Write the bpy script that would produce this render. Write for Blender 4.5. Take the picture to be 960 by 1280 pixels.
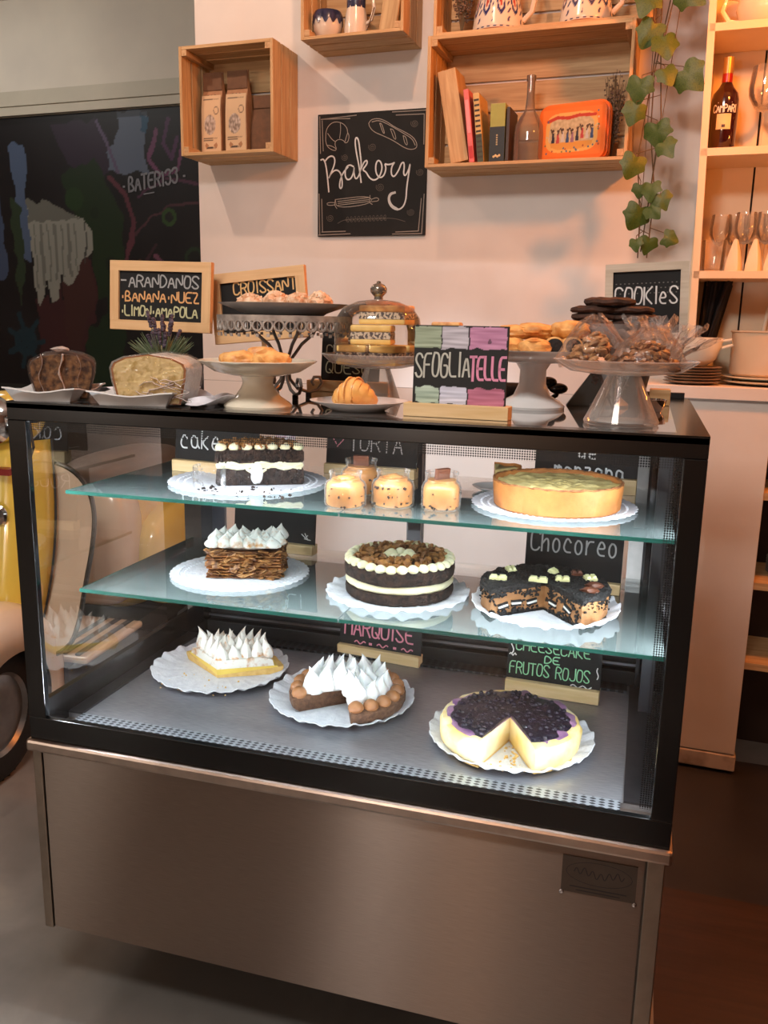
import bpy, bmesh, math, random
import numpy as np
from mathutils import Vector, Matrix, noise

for o in list(bpy.data.objects): bpy.data.objects.remove(o)
S = bpy.context.scene
COL = S.collection
PI = math.pi

# ------------------------------------------------------------------ camera
cam_d = bpy.data.cameras.new('camera'); cam = bpy.data.objects.new('camera', cam_d); COL.objects.link(cam)
cam_d.sensor_fit = 'VERTICAL'; cam_d.sensor_height = 36.0; cam_d.lens = 1088.18 / 1280 * 36.0
cam_d.clip_start = 0.02; cam_d.clip_end = 60
cr = Vector((0.95858264, 0.28421997, 0.01839366)); cu = Vector((-0.07780357, 0.19918718, 0.97686799)); cf = Vector((-0.27398161, 0.93783979, -0.2130507))
cam.matrix_world = Matrix(((cr.x, cu.x, -cf.x, 1.10177), (cr.y, cu.y, -cf.y, -1.32306), (cr.z, cu.z, -cf.z, 1.40137), (0, 0, 0, 1)))
S.camera = cam
# ------------------------------------------------------------------ world, exposure
W = bpy.data.worlds.new('world'); S.world = W; W.use_nodes = True
W.node_tree.nodes['Background'].inputs[0].default_value = (0.9, 0.85, 0.8, 1)
W.node_tree.nodes['Background'].inputs[1].default_value = 0.05
S.view_settings.view_transform = 'Standard'; S.view_settings.look = 'None'; S.view_settings.exposure = -0.22; S.view_settings.gamma = 1
S.view_settings.use_curve_mapping = False
S.cycles.transparent_max_bounces = 48
# ------------------------------------------------------------------ room lights (ceiling track spots, pendant, added fill lights)
def light(name, kind, loc, energy, color, target=None, **kw):
    d = bpy.data.lights.new(name, kind); d.energy = energy; d.color = color
    for k, v in kw.items(): setattr(d, k, v)
    o = bpy.data.objects.new(name, d); COL.objects.link(o); o.location = loc
    if target is not None:
        o.rotation_euler = (Vector(target) - Vector(loc)).to_track_quat('-Z', 'Y').to_euler()
    return o
WARM = (1.0, 0.70, 0.50); ORANGE = (1.0, 0.45, 0.13)
light('ceiling_spot_light', 'SPOT', (-0.95, 0.95, 2.92), 33, (1.0, 0.68, 0.50), (-0.1, 1.8, 1.7), spot_size=2.0, spot_blend=.5, shadow_soft_size=.018)
light('ceiling_spot_light', 'SPOT', (0.35, 0.85, 2.92), 23, (1.0, 0.55, 0.34), (0.1, 1.8, 1.7), spot_size=2.0, spot_blend=.5, shadow_soft_size=.02)
light('pendant_light', 'POINT', (1.62, 0.92, 2.40), 56, (1.0, 0.26, 0.03), shadow_soft_size=.05)
light('aisle_fill', 'SPOT', (0.35, 0.90, 2.95), 380, (0.82, 0.92, 1.0), (0.45, 1.72, 0.42), spot_size=.46, spot_blend=.7, shadow_soft_size=.05)  # added spot that brightens the wall seen behind the case
light('shelf_fill', 'POINT', (2.15, 1.15, 1.75), 15, (1.0, 0.28, 0.04), shadow_soft_size=.04)  # added orange fill for the shelves and counter, out of view
light('room_fill', 'AREA', (0.5, -1.3, 2.92), 50, (1.0, 0.94, 0.88), (0.6, 0.2, 0.9), shape='RECTANGLE', size=.7, size_y=.4)  # added front fill for the things on the case top
light('room_fill', 'AREA', (0.5, -3.4, 2.9), 16, (1.0, 0.84, 0.74), (0.5, -4.6, 0.5), shape='RECTANGLE', size=2.5, size_y=.5)  # added fill on the wall behind the camera, brightens reflections
light('room_fill', 'AREA', (-2.3, 1.95, 2.95), 14, (1.0, 0.97, 0.92), (-2.0, 2.5, 1.5), shape='RECTANGLE', size=1.0, size_y=.4)  # added fill for the mural and the wall above it
light('table_lamp', 'POINT', (-2.87, -4.5, 1.22), 60, (1.0, 0.95, 0.86), shadow_soft_size=.02)
light('table_lamp', 'POINT', (-0.40, -4.5, 1.22), 75, (1.0, 0.96, 0.9), shadow_soft_size=.03)
light('table_lamp', 'POINT', (0.26, -4.5, 1.22), 30, (1.0, 0.55, 0.28), shadow_soft_size=.12)

# ------------------------------------------------------------------ materials
MATS = {}
def nt(name):
    m = bpy.data.materials.new(name); m.use_nodes = True; n = m.node_tree; n.nodes.clear()
    out = n.nodes.new('ShaderNodeOutputMaterial'); return m, n, out
def lin(c):
    return tuple(((x / 12.92) if x <= .04045 else ((x + .055) / 1.055) ** 2.4) for x in c)
def mat(name, c1, c2=None, rough=.5, metal=0., scale=30, bump=0., bscale=None, detail=4, stretch=(1, 1, 1), spec=.5, coat=0., sss=0., emit=None, es=0., aniso=0., c3=None, contrast=(.35, .65), sheen=0., dist=0.):
    """procedural principled material; colours are sRGB"""
    if name in MATS: return MATS[name]
    m, n, out = nt(name); N = n.nodes; L = n.links
    b = N.new('ShaderNodeBsdfPrincipled'); L.new(b.outputs[0], out.inputs[0])
    b.inputs['Roughness'].default_value = rough; b.inputs['Metallic'].default_value = metal
    b.inputs['Specular IOR Level'].default_value = spec; b.inputs['Coat Weight'].default_value = coat
    if sss: b.inputs['Subsurface Weight'].default_value = sss; b.inputs['Subsurface Radius'].default_value = (.01, .006, .003); b.inputs['Subsurface Scale'].default_value = .6
    if aniso:
        b.inputs['Anisotropic'].default_value = aniso
        cv = N.new('ShaderNodeCombineXYZ'); cv.inputs[2].default_value = 1.0; L.new(cv.outputs[0], b.inputs['Tangent'])
    tc = N.new('ShaderNodeTexCoord'); mp = N.new('ShaderNodeMapping'); L.new(tc.outputs['Object'], mp.inputs[0]); mp.inputs['Scale'].default_value = stretch
    if c2 is None: c2 = tuple(x * .93 for x in c1)
    nz = N.new('ShaderNodeTexNoise'); nz.inputs['Scale'].default_value = scale; nz.inputs['Detail'].default_value = detail; nz.inputs['Distortion'].default_value = dist
    L.new(mp.outputs[0], nz.inputs['Vector'])
    r = N.new('ShaderNodeValToRGB'); e = r.color_ramp.elements
    e[0].position, e[1].position = contrast; e[0].color = (*lin(c1), 1); e[1].color = (*lin(c2), 1)
    if c3 is not None:
        k = e.new((contrast[0] + contrast[1]) / 2); k.color = (*lin(c3), 1)
    L.new(nz.outputs[0], r.inputs[0]); L.new(r.outputs[0], b.inputs['Base Color'])
    if bump:
        nb = N.new('ShaderNodeTexNoise'); nb.inputs['Scale'].default_value = bscale or scale; nb.inputs['Detail'].default_value = 3
        L.new(mp.outputs[0], nb.inputs['Vector'])
        bp = N.new('ShaderNodeBump'); bp.inputs['Strength'].default_value = bump; bp.inputs['Distance'].default_value = .004
        L.new(nb.outputs[0], bp.inputs['Height']); L.new(bp.outputs[0], b.inputs['Normal'])
    if emit: b.inputs['Emission Color'].default_value = (*emit, 1); b.inputs['Emission Strength'].default_value = es
    MATS[name] = m; return m
def wood(name, c1, c2, axis=0, scale=6, rough=.6):
    st = [14, 14, 14]; st[axis] = 1.0
    return mat(name, c1, c2, rough=rough, scale=scale, stretch=tuple(st), bump=.15, detail=5, contrast=(.3, .7), dist=.6)
def glass(name, tint=(1, 1, 1), refl=1.0, edge=0.0, edgec=(.8, .8, .8), rough=0.0, bump=0., bscale=40, ior=1.45, white=0.):
    """thin clear sheet: straight-through transmission with fresnel reflection"""
    if name in MATS: return MATS[name]
    m, n, out = nt(name); N = n.nodes; L = n.links
    tr = N.new('ShaderNodeBsdfTransparent'); tr.inputs[0].default_value = (*tint, 1)
    gl = N.new('ShaderNodeBsdfGlossy'); gl.inputs['Roughness'].default_value = rough; gl.inputs[0].default_value = (.95, .95, .95, 1)
    fr = N.new('ShaderNodeFresnel'); fr.inputs[0].default_value = ior
    ml = N.new('ShaderNodeMath'); ml.operation = 'MULTIPLY'; ml.inputs[1].default_value = refl; ml.use_clamp = True
    L.new(fr.outputs[0], ml.inputs[0])
    mx = N.new('ShaderNodeMixShader'); L.new(ml.outputs[0], mx.inputs[0]); L.new(tr.outputs[0], mx.inputs[1]); L.new(gl.outputs[0], mx.inputs[2])
    last = mx
    if bump:
        tc = N.new('ShaderNodeTexCoord'); nb = N.new('ShaderNodeTexNoise'); nb.inputs['Scale'].default_value = bscale; nb.inputs['Detail'].default_value = 3; nb.inputs['Distortion'].default_value = 1.5
        L.new(tc.outputs['Object'], nb.inputs['Vector']); bp = N.new('ShaderNodeBump'); bp.inputs['Strength'].default_value = bump; bp.inputs['Distance'].default_value = .01
        L.new(nb.outputs[0], bp.inputs['Height']); L.new(bp.outputs[0], gl.inputs['Normal']); L.new(bp.outputs[0], fr.inputs['Normal'])
    if white or edge:
        df = N.new('ShaderNodeBsdfDiffuse'); df.inputs[0].default_value = (*edgec, 1)
        m2 = N.new('ShaderNodeMixShader')
        if edge:
            lw = N.new('ShaderNodeLayerWeight'); lw.inputs[0].default_value = .35
            pw = N.new('ShaderNodeMath'); pw.operation = 'POWER'; pw.inputs[1].default_value = 2.5; L.new(lw.outputs['Facing'], pw.inputs[0])
            mm = N.new('ShaderNodeMath'); mm.operation = 'MULTIPLY_ADD'; mm.inputs[1].default_value = edge; mm.inputs[2].default_value = white; mm.use_clamp = True
            L.new(pw.outputs[0], mm.inputs[0]); L.new(mm.outputs[0], m2.inputs[0])
        else: m2.inputs[0].default_value = white
        L.new(last.outputs[0], m2.inputs[1]); L.new(df.outputs[0], m2.inputs[2]); last = m2
    L.new(last.outputs[0], out.inputs[0]); MATS[name] = m; return m
def vcol(name, rough=.5, spec=.5, coat=0.):
    if name in MATS: return MATS[name]
    m, n, out = nt(name); N = n.nodes; L = n.links
    b = N.new('ShaderNodeBsdfPrincipled'); L.new(b.outputs[0], out.inputs[0]); b.inputs['Roughness'].default_value = rough; b.inputs['Specular IOR Level'].default_value = spec; b.inputs['Coat Weight'].default_value = coat
    a = N.new('ShaderNodeAttribute'); a.attribute_name = 'paint'; L.new(a.outputs['Color'], b.inputs['Base Color'])
    MATS[name] = m; return m
def dots(name, pitch, rad, c_on, c_off, metal=0., rough=.4, axes=(0, 2), thr_clear=False, sx=1.0):
    """round dots on a staggered grid; c_off None means clear glass between the printed dots"""
    if name in MATS: return MATS[name]
    m, n, out = nt(name); N = n.nodes; L = n.links
    tc = N.new('ShaderNodeTexCoord'); sp = N.new('ShaderNodeSeparateXYZ'); L.new(tc.outputs['Object'], sp.inputs[0])
    def mth(op, a, b=None, c=None):
        k = N.new('ShaderNodeMath'); k.operation = op
        for i, x in enumerate((a, b, c)):
            if x is None: continue
            if isinstance(x, (int, float)): k.inputs[i].default_value = x
            else: L.new(x, k.inputs[i])
        return k.outputs[0]
    u = mth('MULTIPLY', sp.outputs[axes[0]], PI * sx / pitch); v = mth('MULTIPLY', sp.outputs[axes[1]], PI / pitch)
    a = mth('MULTIPLY', mth('SINE', mth('ADD', u, v)), mth('SINE', mth('SUBTRACT', u, v)))
    k = mth('GREATER_THAN', a, rad)
    b1 = N.new('ShaderNodeBsdfPrincipled'); b1.inputs['Base Color'].default_value = (*lin(c_on), 1); b1.inputs['Roughness'].default_value = rough
    mx = N.new('ShaderNodeMixShader'); L.new(k, mx.inputs[0])
    if c_off is None:
        tr = N.new('ShaderNodeBsdfTransparent'); L.new(tr.outputs[0], mx.inputs[1]); L.new(b1.outputs[0], mx.inputs[2])
    else:
        b2 = N.new('ShaderNodeBsdfPrincipled'); b2.inputs['Base Color'].default_value = (*lin(c_off), 1); b2.inputs['Roughness'].default_value = rough; b2.inputs['Metallic'].default_value = metal
        L.new(b2.outputs[0], mx.inputs[1]); L.new(b1.outputs[0], mx.inputs[2])
    L.new(mx.outputs[0], out.inputs[0]); MATS[name] = m; return m
def emis(name, c, s):
    if name in MATS: return MATS[name]
    m, n, out = nt(name); e = n.nodes.new('ShaderNodeEmission'); e.inputs[0].default_value = (*c, 1); e.inputs[1].default_value = s
    n.links.new(e.outputs[0], out.inputs[0]); MATS[name] = m; return m

# ------------------------------------------------------------------ mesh builder
class M:
    def __init__(s): s.v = []; s.f = []; s.sm = []
    def add(s, vs, fs, smooth=False, T=None):
        b = len(s.v)
        for p in vs: s.v.append(tuple(T @ Vector(p)) if T is not None else tuple(p))
        for f in fs: s.f.append([i + b for i in f]); s.sm.append(smooth)
        return s
    def box(s, x0, y0, z0, x1, y1, z1, T=None, tp=0.):
        a, b = (x1 - x0) * tp / 2, (y1 - y0) * tp / 2
        vs = [(x0, y0, z0), (x1, y0, z0), (x1, y1, z0), (x0, y1, z0), (x0 + a, y0 + b, z1), (x1 - a, y0 + b, z1), (x1 - a, y1 - b, z1), (x0 + a, y1 - b, z1)]
        return s.add(vs, [(3, 2, 1, 0), (4, 5, 6, 7), (0, 1, 5, 4), (1, 2, 6, 5), (2, 3, 7, 6), (3, 0, 4, 7)], False, T)
    def lathe(s, prof, n=32, T=None, smooth=True, fn=None):
        """prof (r,z) from bottom to top; ends with r=0 close"""
        vs = []; fs = []; rings = []
        for (r, z) in prof:
            if r < 1e-6: rings.append([len(vs)]); vs.append((0, 0, z))
            else:
                st = len(vs)
                for i in range(n):
                    a = 2 * PI * i / n; rr, zz = (r, z) if fn is None else fn(r, z, a)
                    vs.append((rr * math.cos(a), rr * math.sin(a), zz))
                rings.append(list(range(st, st + n)))
        for A, B in zip(rings[:-1], rings[1:]):
            for i in range(n):
                j = (i + 1) % n
                if len(A) == 1 and len(B) == 1: continue
                if len(A) == 1: fs.append((A[0], B[j], B[i]))
                elif len(B) == 1: fs.append((A[i], A[j], B[0]))
                else: fs.append((A[i], A[j], B[j], B[i]))
        return s.add(vs, fs, smooth, T)
    def tube(s, path, r, n=8, T=None, cap=True, flat=1.0):
        path = [Vector(p) for p in path]; k = len(path)
        rs = r if isinstance(r, (list, tuple)) else [r] * k
        vs = []; fs = []; up = None
        for i, p in enumerate(path):
            t = (path[min(i + 1, k - 1)] - path[max(i - 1, 0)])
            if t.length < 1e-9: t = Vector((0, 0, 1))
            t.normalize()
            if up is None:
                up = Vector((0, 0, 1)) if abs(t.z) < .9 else Vector((1, 0, 0))
            sd = t.cross(up)
            if sd.length < 1e-6: sd = t.orthogonal()
            sd.normalize(); up = sd.cross(t).normalized()
            for j in range(n):
                a = 2 * PI * j / n; vs.append(tuple(p + sd * math.cos(a) * rs[i] + up * math.sin(a) * rs[i] * flat))
        for i in range(k - 1):
            for j in range(n): fs.append((i * n + j, i * n + (j + 1) % n, (i + 1) * n + (j + 1) % n, (i + 1) * n + j))
        if cap: fs.append(tuple(range(n))[::-1]); fs.append(tuple((k - 1) * n + j for j in range(n)))
        return s.add(vs, fs, True, T)
    def blob(s, c, r, seed=0, amp=.12, freq=3., sub=2, T=None, ridges=0., floor=None):
        bm = bmesh.new(); bmesh.ops.create_icosphere(bm, subdivisions=sub, radius=1)
        vs = []
        for v in bm.verts:
            p = v.co.copy(); q = p * freq + Vector((seed * 3.7, seed * 1.3, seed))
            k = 1 + amp * noise.noise(q) * 2
            if ridges: k += ridges * math.sin(p.x * 26 + noise.noise(q) * 2)
            p = Vector((p.x * r[0] * k, p.y * r[1] * k, p.z * r[2] * k)) + Vector(c)
            if floor is not None and p.z < floor: p.z = floor
            vs.append(tuple(p))
        fs = [[v.index for v in f.verts] for f in bm.faces]; bm.free()
        return s.add(vs, fs, True, T)
    def prism(s, poly, y0, y1, T=None):
        """polygon in the x-z plane, extruded along y"""
        n = len(poly); vs = [(x, y0, z) for x, z in poly] + [(x, y1, z) for x, z in poly]
        fs = [tuple(range(n)), tuple(range(2 * n - 1, n - 1, -1))] + [((i + 1) % n, i, n + i, n + (i + 1) % n) for i in range(n)]
        return s.add(vs, fs, False, T)
    def slab(s, poly, z0, z1, T=None):
        n = len(poly); vs = [(x, y, z0) for x, y in poly] + [(x, y, z1) for x, y in poly]
        fs = [tuple(range(n))[::-1], tuple(range(n, 2 * n))] + [(i, (i + 1) % n, n + (i + 1) % n, n + i) for i in range(n)]
        return s.add(vs, fs, False, T)
    def wedge(s, prof, a0, a1, n=40, T=None, amp=0., seed=0, smooth=True, freq=60):
        """closed (r,z) profile starting and ending on the axis, swept from a0 to a1, cut faces closed"""
        k = len(prof); vs = []; fs = []
        for i in range(n + 1):
            a = a0 + (a1 - a0) * i / n
            for (r, z) in prof:
                q = Vector((r * math.cos(a), r * math.sin(a), z)); d = amp * noise.noise(q * freq + Vector((seed, 0, 0))) if amp and r > 0 else 0
                vs.append(((r + d) * math.cos(a), (r + d) * math.sin(a), z + (d * .5 if z > prof[0][1] + 1e-5 else 0)))
        for i in range(n):
            for j in range(k - 1):
                a, b, c, d = i * k + j, i * k + j + 1, (i + 1) * k + j + 1, (i + 1) * k + j
                if prof[j][0] < 1e-6: fs.append((a, c, b))
                elif prof[j + 1][0] < 1e-6: fs.append((a, d, b))
                else: fs.append((a, d, c, b))
        fs.append(tuple(range(k))); fs.append(tuple(n * k + j for j in range(k))[::-1])
        return s.add(vs, fs, smooth, T)
    def ribbon(s, pts, w, y=-.0004, T=None):
        """flat stroke in the x-z plane facing -y"""
        p = [Vector((a, b)) for a, b in pts]; k = len(p)
        if k == 1: p = [p[0] - Vector((w * .3, 0)), p[0] + Vector((w * .3, 0))]; k = 2
        vs = []; fs = []
        for i in range(k):
            t = p[min(i + 1, k - 1)] - p[max(i - 1, 0)]
            if t.length < 1e-9: t = Vector((1, 0))
            t.normalize(); nn = Vector((-t.y, t.x)) * w / 2
            e = Vector((0, 0))
            if i == 0: e = -t * w * .4
            if i == k - 1: e = t * w * .4
            a, b = p[i] + nn + e, p[i] - nn + e; vs += [(a.x, y, a.y), (b.x, y, b.y)]
        for i in range(k - 1): fs.append((2 * i, 2 * i + 1, 2 * i + 3, 2 * i + 2))
        return s.add(vs, fs, False, T)
    def mesh(s, name):
        me = bpy.data.meshes.new(name); me.from_pydata(s.v, [], s.f); me.polygons.foreach_set('use_smooth', s.sm)
        if any(s.sm): me.set_sharp_from_angle(angle=.75)
        me.update(); return me

def obj(name, m, material=None, parent=None, loc=(0, 0, 0), rot=(0, 0, 0), bevel=0., label=None, kind=None, sc=None, fixn=False):
    me = m.mesh(name) if isinstance(m, M) else m
    if material is not None and not me.materials: me.materials.append(material)
    if fixn:
        bm = bmesh.new(); bm.from_mesh(me); bmesh.ops.recalc_face_normals(bm, faces=bm.faces); bm.to_mesh(me); bm.free()
    o = bpy.data.objects.new(name, me); COL.objects.link(o); o.location = loc; o.rotation_euler = rot
    if sc: o.scale = sc
    if parent is not None: o.parent = parent
    if bevel:
        b = o.modifiers.new('bevel', 'BEVEL'); b.width = bevel; b.segments = 2; b.limit_method = 'ANGLE'
    if label: o['label'] = label
    if kind: o['kind'] = kind
    return o
def thing(name, label, cat, loc=(0, 0, 0), rz=0., group=None):
    o = bpy.data.objects.new(name, None); o.empty_display_size = .05; COL.objects.link(o); o.location = loc; o.rotation_euler = (0, 0, rz)
    o['label'] = label; o['category'] = cat
    if group: o['group'] = group
    return o
def tag(o, label, cat, group=None):
    o['label'] = label; o['category'] = cat
    if group: o['group'] = group
    return o
def struct(name, m, material, parent=None, **k):
    o = obj(name, m, material, parent, **k)
    if parent is None: o['kind'] = 'structure'
    return o
def dup(root, loc, rz=None, label=None, group=None):
    r = root.copy(); COL.objects.link(r); r.location = loc
    if rz is not None: r.rotation_euler = (0, 0, rz)
    if label: r['label'] = label
    if group: r['group'] = group
    for ch in list(root.children):
        c = ch.copy(); COL.objects.link(c); c.parent = r
        for g in ch.children:
            d = g.copy(); COL.objects.link(d); d.parent = c
    return r
def painted(name, fn, nu, nv, col, material, parent=None, loc=(0, 0, 0), rot=(0, 0, 0), **k):
    """grid mesh whose vertex colours come from col(U,V) -> (n,3) sRGB in 0..1; fn(u,v)->xyz"""
    us, vs_ = np.meshgrid(np.linspace(0, 1, nu), np.linspace(0, 1, nv)); U = us.ravel(); V = vs_.ravel()
    C = np.clip(col(U, V), 0, 1); C = np.where(C <= .04045, C / 12.92, ((C + .055) / 1.055) ** 2.4)
    m = M(); m.v = [fn(u, v) for u, v in zip(U, V)]
    for j in range(nv - 1):
        for i in range(nu - 1):
            a = j * nu + i; m.f.append((a, a + 1, a + nu + 1, a + nu)); m.sm.append(True)
    me = m.mesh(name); at = me.color_attributes.new('paint', 'FLOAT_COLOR', 'POINT')
    at.data.foreach_set('color', np.concatenate([C, np.ones((len(C), 1))], 1).astype(np.float32).ravel())
    return obj(name, me, material, parent, loc, rot, **k)
def inpoly(U, V, P):
    r = np.zeros(len(U), bool); n = len(P)
    for i in range(n):
        x1, y1 = P[i]; x2, y2 = P[(i + 1) % n]
        if y1 == y2: continue
        c = ((y1 > V) != (y2 > V)) & (U < (x2 - x1) * (V - y1) / (y2 - y1) + x1); r ^= c
    return r
def nearline(U, V, P, w):
    r = np.zeros(len(U), bool)
    for (x1, y1), (x2, y2) in zip(P[:-1], P[1:]):
        dx, dy = x2 - x1, y2 - y1; t = np.clip(((U - x1) * dx + (V - y1) * dy) / (dx * dx + dy * dy + 1e-12), 0, 1)
        r |= (U - x1 - t * dx) ** 2 + (V - y1 - t * dy) ** 2 < w * w
    return r

# ------------------------------------------------------------------ handwriting strokes (grid 4 wide, 6 tall)
G = {
 'A': '00 26 40;12 32', 'B': '00 06 26 35 34 23 03;23 32 41 30 00', 'C': '45 36 16 05 01 10 30 41', 'D': '00 06 26 44 42 20 00', 'E': '46 06 00 40;03 33',
 'F': '00 06 46;03 33', 'G': '45 36 16 04 01 10 30 41 43 23', 'H': '00 06;40 46;03 43', 'I': '20 26', 'J': '46 41 30 10 01', 'K': '00 06;46 03 40', 'L': '06 00 40', 'M': '00 06 23 46 40', 'N': '00 06 40 46',
 'O': '16 04 01 10 30 42 45 36 16', 'P': '00 06 26 45 44 33 03', 'Q': '16 04 01 10 30 42 45 36 16;22 40', 'R': '00 06 26 45 44 33 03;23 40',
 'S': '45 36 16 05 04 32 41 30 10 01', 'T': '06 46;26 20', 'U': '06 01 10 30 41 46', 'X': '00 46;06 40', 'Z': '06 46 00 40', '-': '03 33', '.': '22 23', ' ': '', "'": '26 25', '!': '26 22;20 21',
 '1': '15 26 20', '3': '05 16 36 45 34 23 34 42 30 10 01', '9': '43 14 15 26 45 42 10', '2': '05 16 36 45 00 40', '0': '16 04 01 10 30 42 45 36 16',
 'a': '33 14 03 01 10 30 34 31 40', 'b': '06 00 20 31 33 24 04', 'c': '33 24 14 02 01 10 30', 'd': '33 14 02 01 10 31 36 30', 'e': '02 32 33 24 14 02 01 10 30', 'g': '33 14 03 01 12 32 34 31 20 00', 'h': '00 06;02 24 33 30', 'i': '20 24;25 26',
 'k': '00 06;34 02 30', 'l': '16 10', 'm': '00 04;03 14 21 24;23 34 40', 'n': '00 04;02 14 33 30', 'o': '14 03 01 10 20 31 33 24 14', 'r': '00 04;02 14 34', 't': '16 11 20;04 34', 'z': '04 34 00 30', 's': '34 14 03 31 20 00', 'v': '04 10 34',
}
def chaikin(p, it=2):
    if len(p) < 3: return p
    closed = p[0] == p[-1]
    for _ in range(it):
        q = [p[0]]
        for a, b in zip(p[:-1], p[1:]):
            q += [(a[0] * .75 + b[0] * .25, a[1] * .75 + b[1] * .25), (a[0] * .25 + b[0] * .75, a[1] * .25 + b[1] * .75)]
        q.append(p[-1]); p = q
    return p
def write(m, s, x0, z0, h, w, lw, y=-.0005, T=None, rnd=None, slope=0.):
    """string s within width w starting at x0, baseline z0, cap height h"""
    rnd = rnd or random.Random(len(s) * 7 + ord((s + 'a')[0]))
    adv = [(.6 if ch in "I.'!il1" else (.75 if ch == ' ' else 1.0)) for ch in s]; u = w / sum(adv); x = x0
    for ch, a in zip(s, adv):
        off = -.9 if ch in "I.'!il1" else 0
        for st in G.get(ch, '').split(';'):
            if not st: continue
            pts = []
            dz = rnd.uniform(-.03, .03) * h
            for pr in st.split():
                gx, gz = int(pr[0]) + off, int(pr[1])
                px = x + (gx / 4) * u * .78; pts.append((px, z0 + dz + gz / 6 * h + slope * (px - x0)))
            m.ribbon(chaikin(pts), lw, y, T)
        x += a * u
    return m

# ================================================================== SHARED MATERIALS
m_plaster = mat('white plaster', (.89, .86, .84), (.85, .82, .80), rough=.75, scale=3, bump=.12, bscale=18)
m_ceil = mat('ceiling paint', (.86, .83, .80), rough=.8, scale=2)
m_black = mat('black case enamel', (.035, .035, .038), (.03, .03, .033), rough=.18, scale=8, spec=.5)
m_blackmatt = mat('matt black', (.05, .05, .055), (.07, .07, .075), rough=.55, scale=30)
m_darkgrey = mat('dark grey powder coat', (.16, .17, .20), (.13, .14, .17), rough=.32, scale=10)
m_pine = wood('pine crate wood', (.81, .68, .50), (.69, .54, .36), 0)
m_pinez = wood('pine crate wood upright', (.81, .68, .50), (.69, .53, .35), 2)
m_piney = wood('pine crate wood depth', (.80, .66, .49), (.66, .51, .34), 1)
m_lightwood = wood('pale sign wood', (.90, .78, .60), (.83, .69, .48), 0)
m_frame = wood('beech frame wood', (.90, .74, .55), (.84, .66, .46), 0)
m_framez = wood('beech frame wood upright', (.90, .74, .55), (.84, .66, .46), 2)
m_board = mat('chalkboard', (.05, .052, .055), (.10, .10, .105), rough=.8, scale=9, contrast=(.4, .8))
m_doily = mat('white paper', (.88, .88, .90), (.83, .83, .86), rough=.6, scale=60, bump=.5, bscale=120)
m_plate = mat('white porcelain', (.94, .94, .94), rough=.15, scale=5, coat=.3)
m_cream = mat('cream porcelain', (.93, .90, .82), rough=.15, scale=5, coat=.4)
m_glass = glass('clear display glass', (.97, .99, .98), refl=.9)
m_shelf = glass('green tinted shelf glass', (.95, .98, .975), refl=1.6, ior=1.5, white=.055, edgec=(.55, .66, .66))
m_edge = mat('green glass edge', (.08, .24, .21), (.14, .34, .30), rough=.15, scale=20, stretch=(.2, 1, 1))
m_clear = glass('clear glassware', (.97, .98, .98), refl=1.2, edge=.45, edgec=(.80, .81, .82), white=.03)
m_film = glass('plastic film', (.98, .98, .98), refl=.55, rough=.10, bump=.8, bscale=26, edge=.05, white=.012, edgec=(.85, .83, .82))
m_steel = mat('brushed stainless steel', (.62, .60, .58), (.55, .53, .51), rough=.30, metal=1, scale=60, stretch=(.3, 8, 30), bump=.03)
m_chrome = mat('polished chrome', (.85, .85, .86), rough=.08, metal=1)
m_panel = mat('brushed steel front', (.50, .445, .41), (.46, .41, .375), rough=.32, metal=1, scale=30, stretch=(1, 8, 60), aniso=1.0)
# ================================================================== ROOM SHELL
m_floor = mat('polished concrete floor', (.38, .37, .355), (.64, .62, .59), rough=.30, scale=1.3, detail=8, dist=.3, contrast=(.40, .62), c3=(.49, .475, .46))
struct('floor', M().box(-4, -5, -.1, 4, 4.5, 0), m_floor)
struct('floor_section', M().box(1.225, -1.5, 0, 4, .78, .002), wood('brown floor area', (.26, .17, .12), (.20, .13, .09), 0, scale=3, rough=.4))  # thin brown slab over the floor right of the case
struct('floor_section', M().box(1.225, .78, 0, 4, 1.55, .002), mat('dark grey floor area', (.17, .16, .165), (.21, .20, .20), rough=.35, scale=3))  # thin dark grey slab over the floor beyond the brown one
struct('ceiling', M().box(-4, -5, 3.0, 4, 4.5, 3.1), m_ceil)
struct('wall_left', M().box(-4.1, -5, 0, -4, 4.5, 3), mat('grey room paint', (.68, .62, .57), rough=.8, scale=2))
struct('wall_right', M().box(4, -5, 0, 4.1, 4.5, 3), mat('tan room paint', (.55, .42, .34), rough=.8, scale=2))
struct('wall_front', M().box(-4, -5.1, 0, 4, -5, 3), mat('brown room paint', (.66, .56, .49), rough=.8, scale=1.2, detail=2))
# frame of the back wall: u along it, v behind it
ANG = -math.radians(3)
BW = bpy.data.objects.new  # short alias
def bw(u, v, z=0.):
    return (0.5 + u * math.cos(ANG) - v * math.sin(ANG), 1.8 + u * math.sin(ANG) + v * math.cos(ANG), z)
WL = dict(loc=(.5, 1.8, 0), rot=(0, 0, ANG))
struct('wall_back', M().box(-1.093, 0, 0, 3.3, .22, 3.0), m_plaster, **WL)
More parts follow.
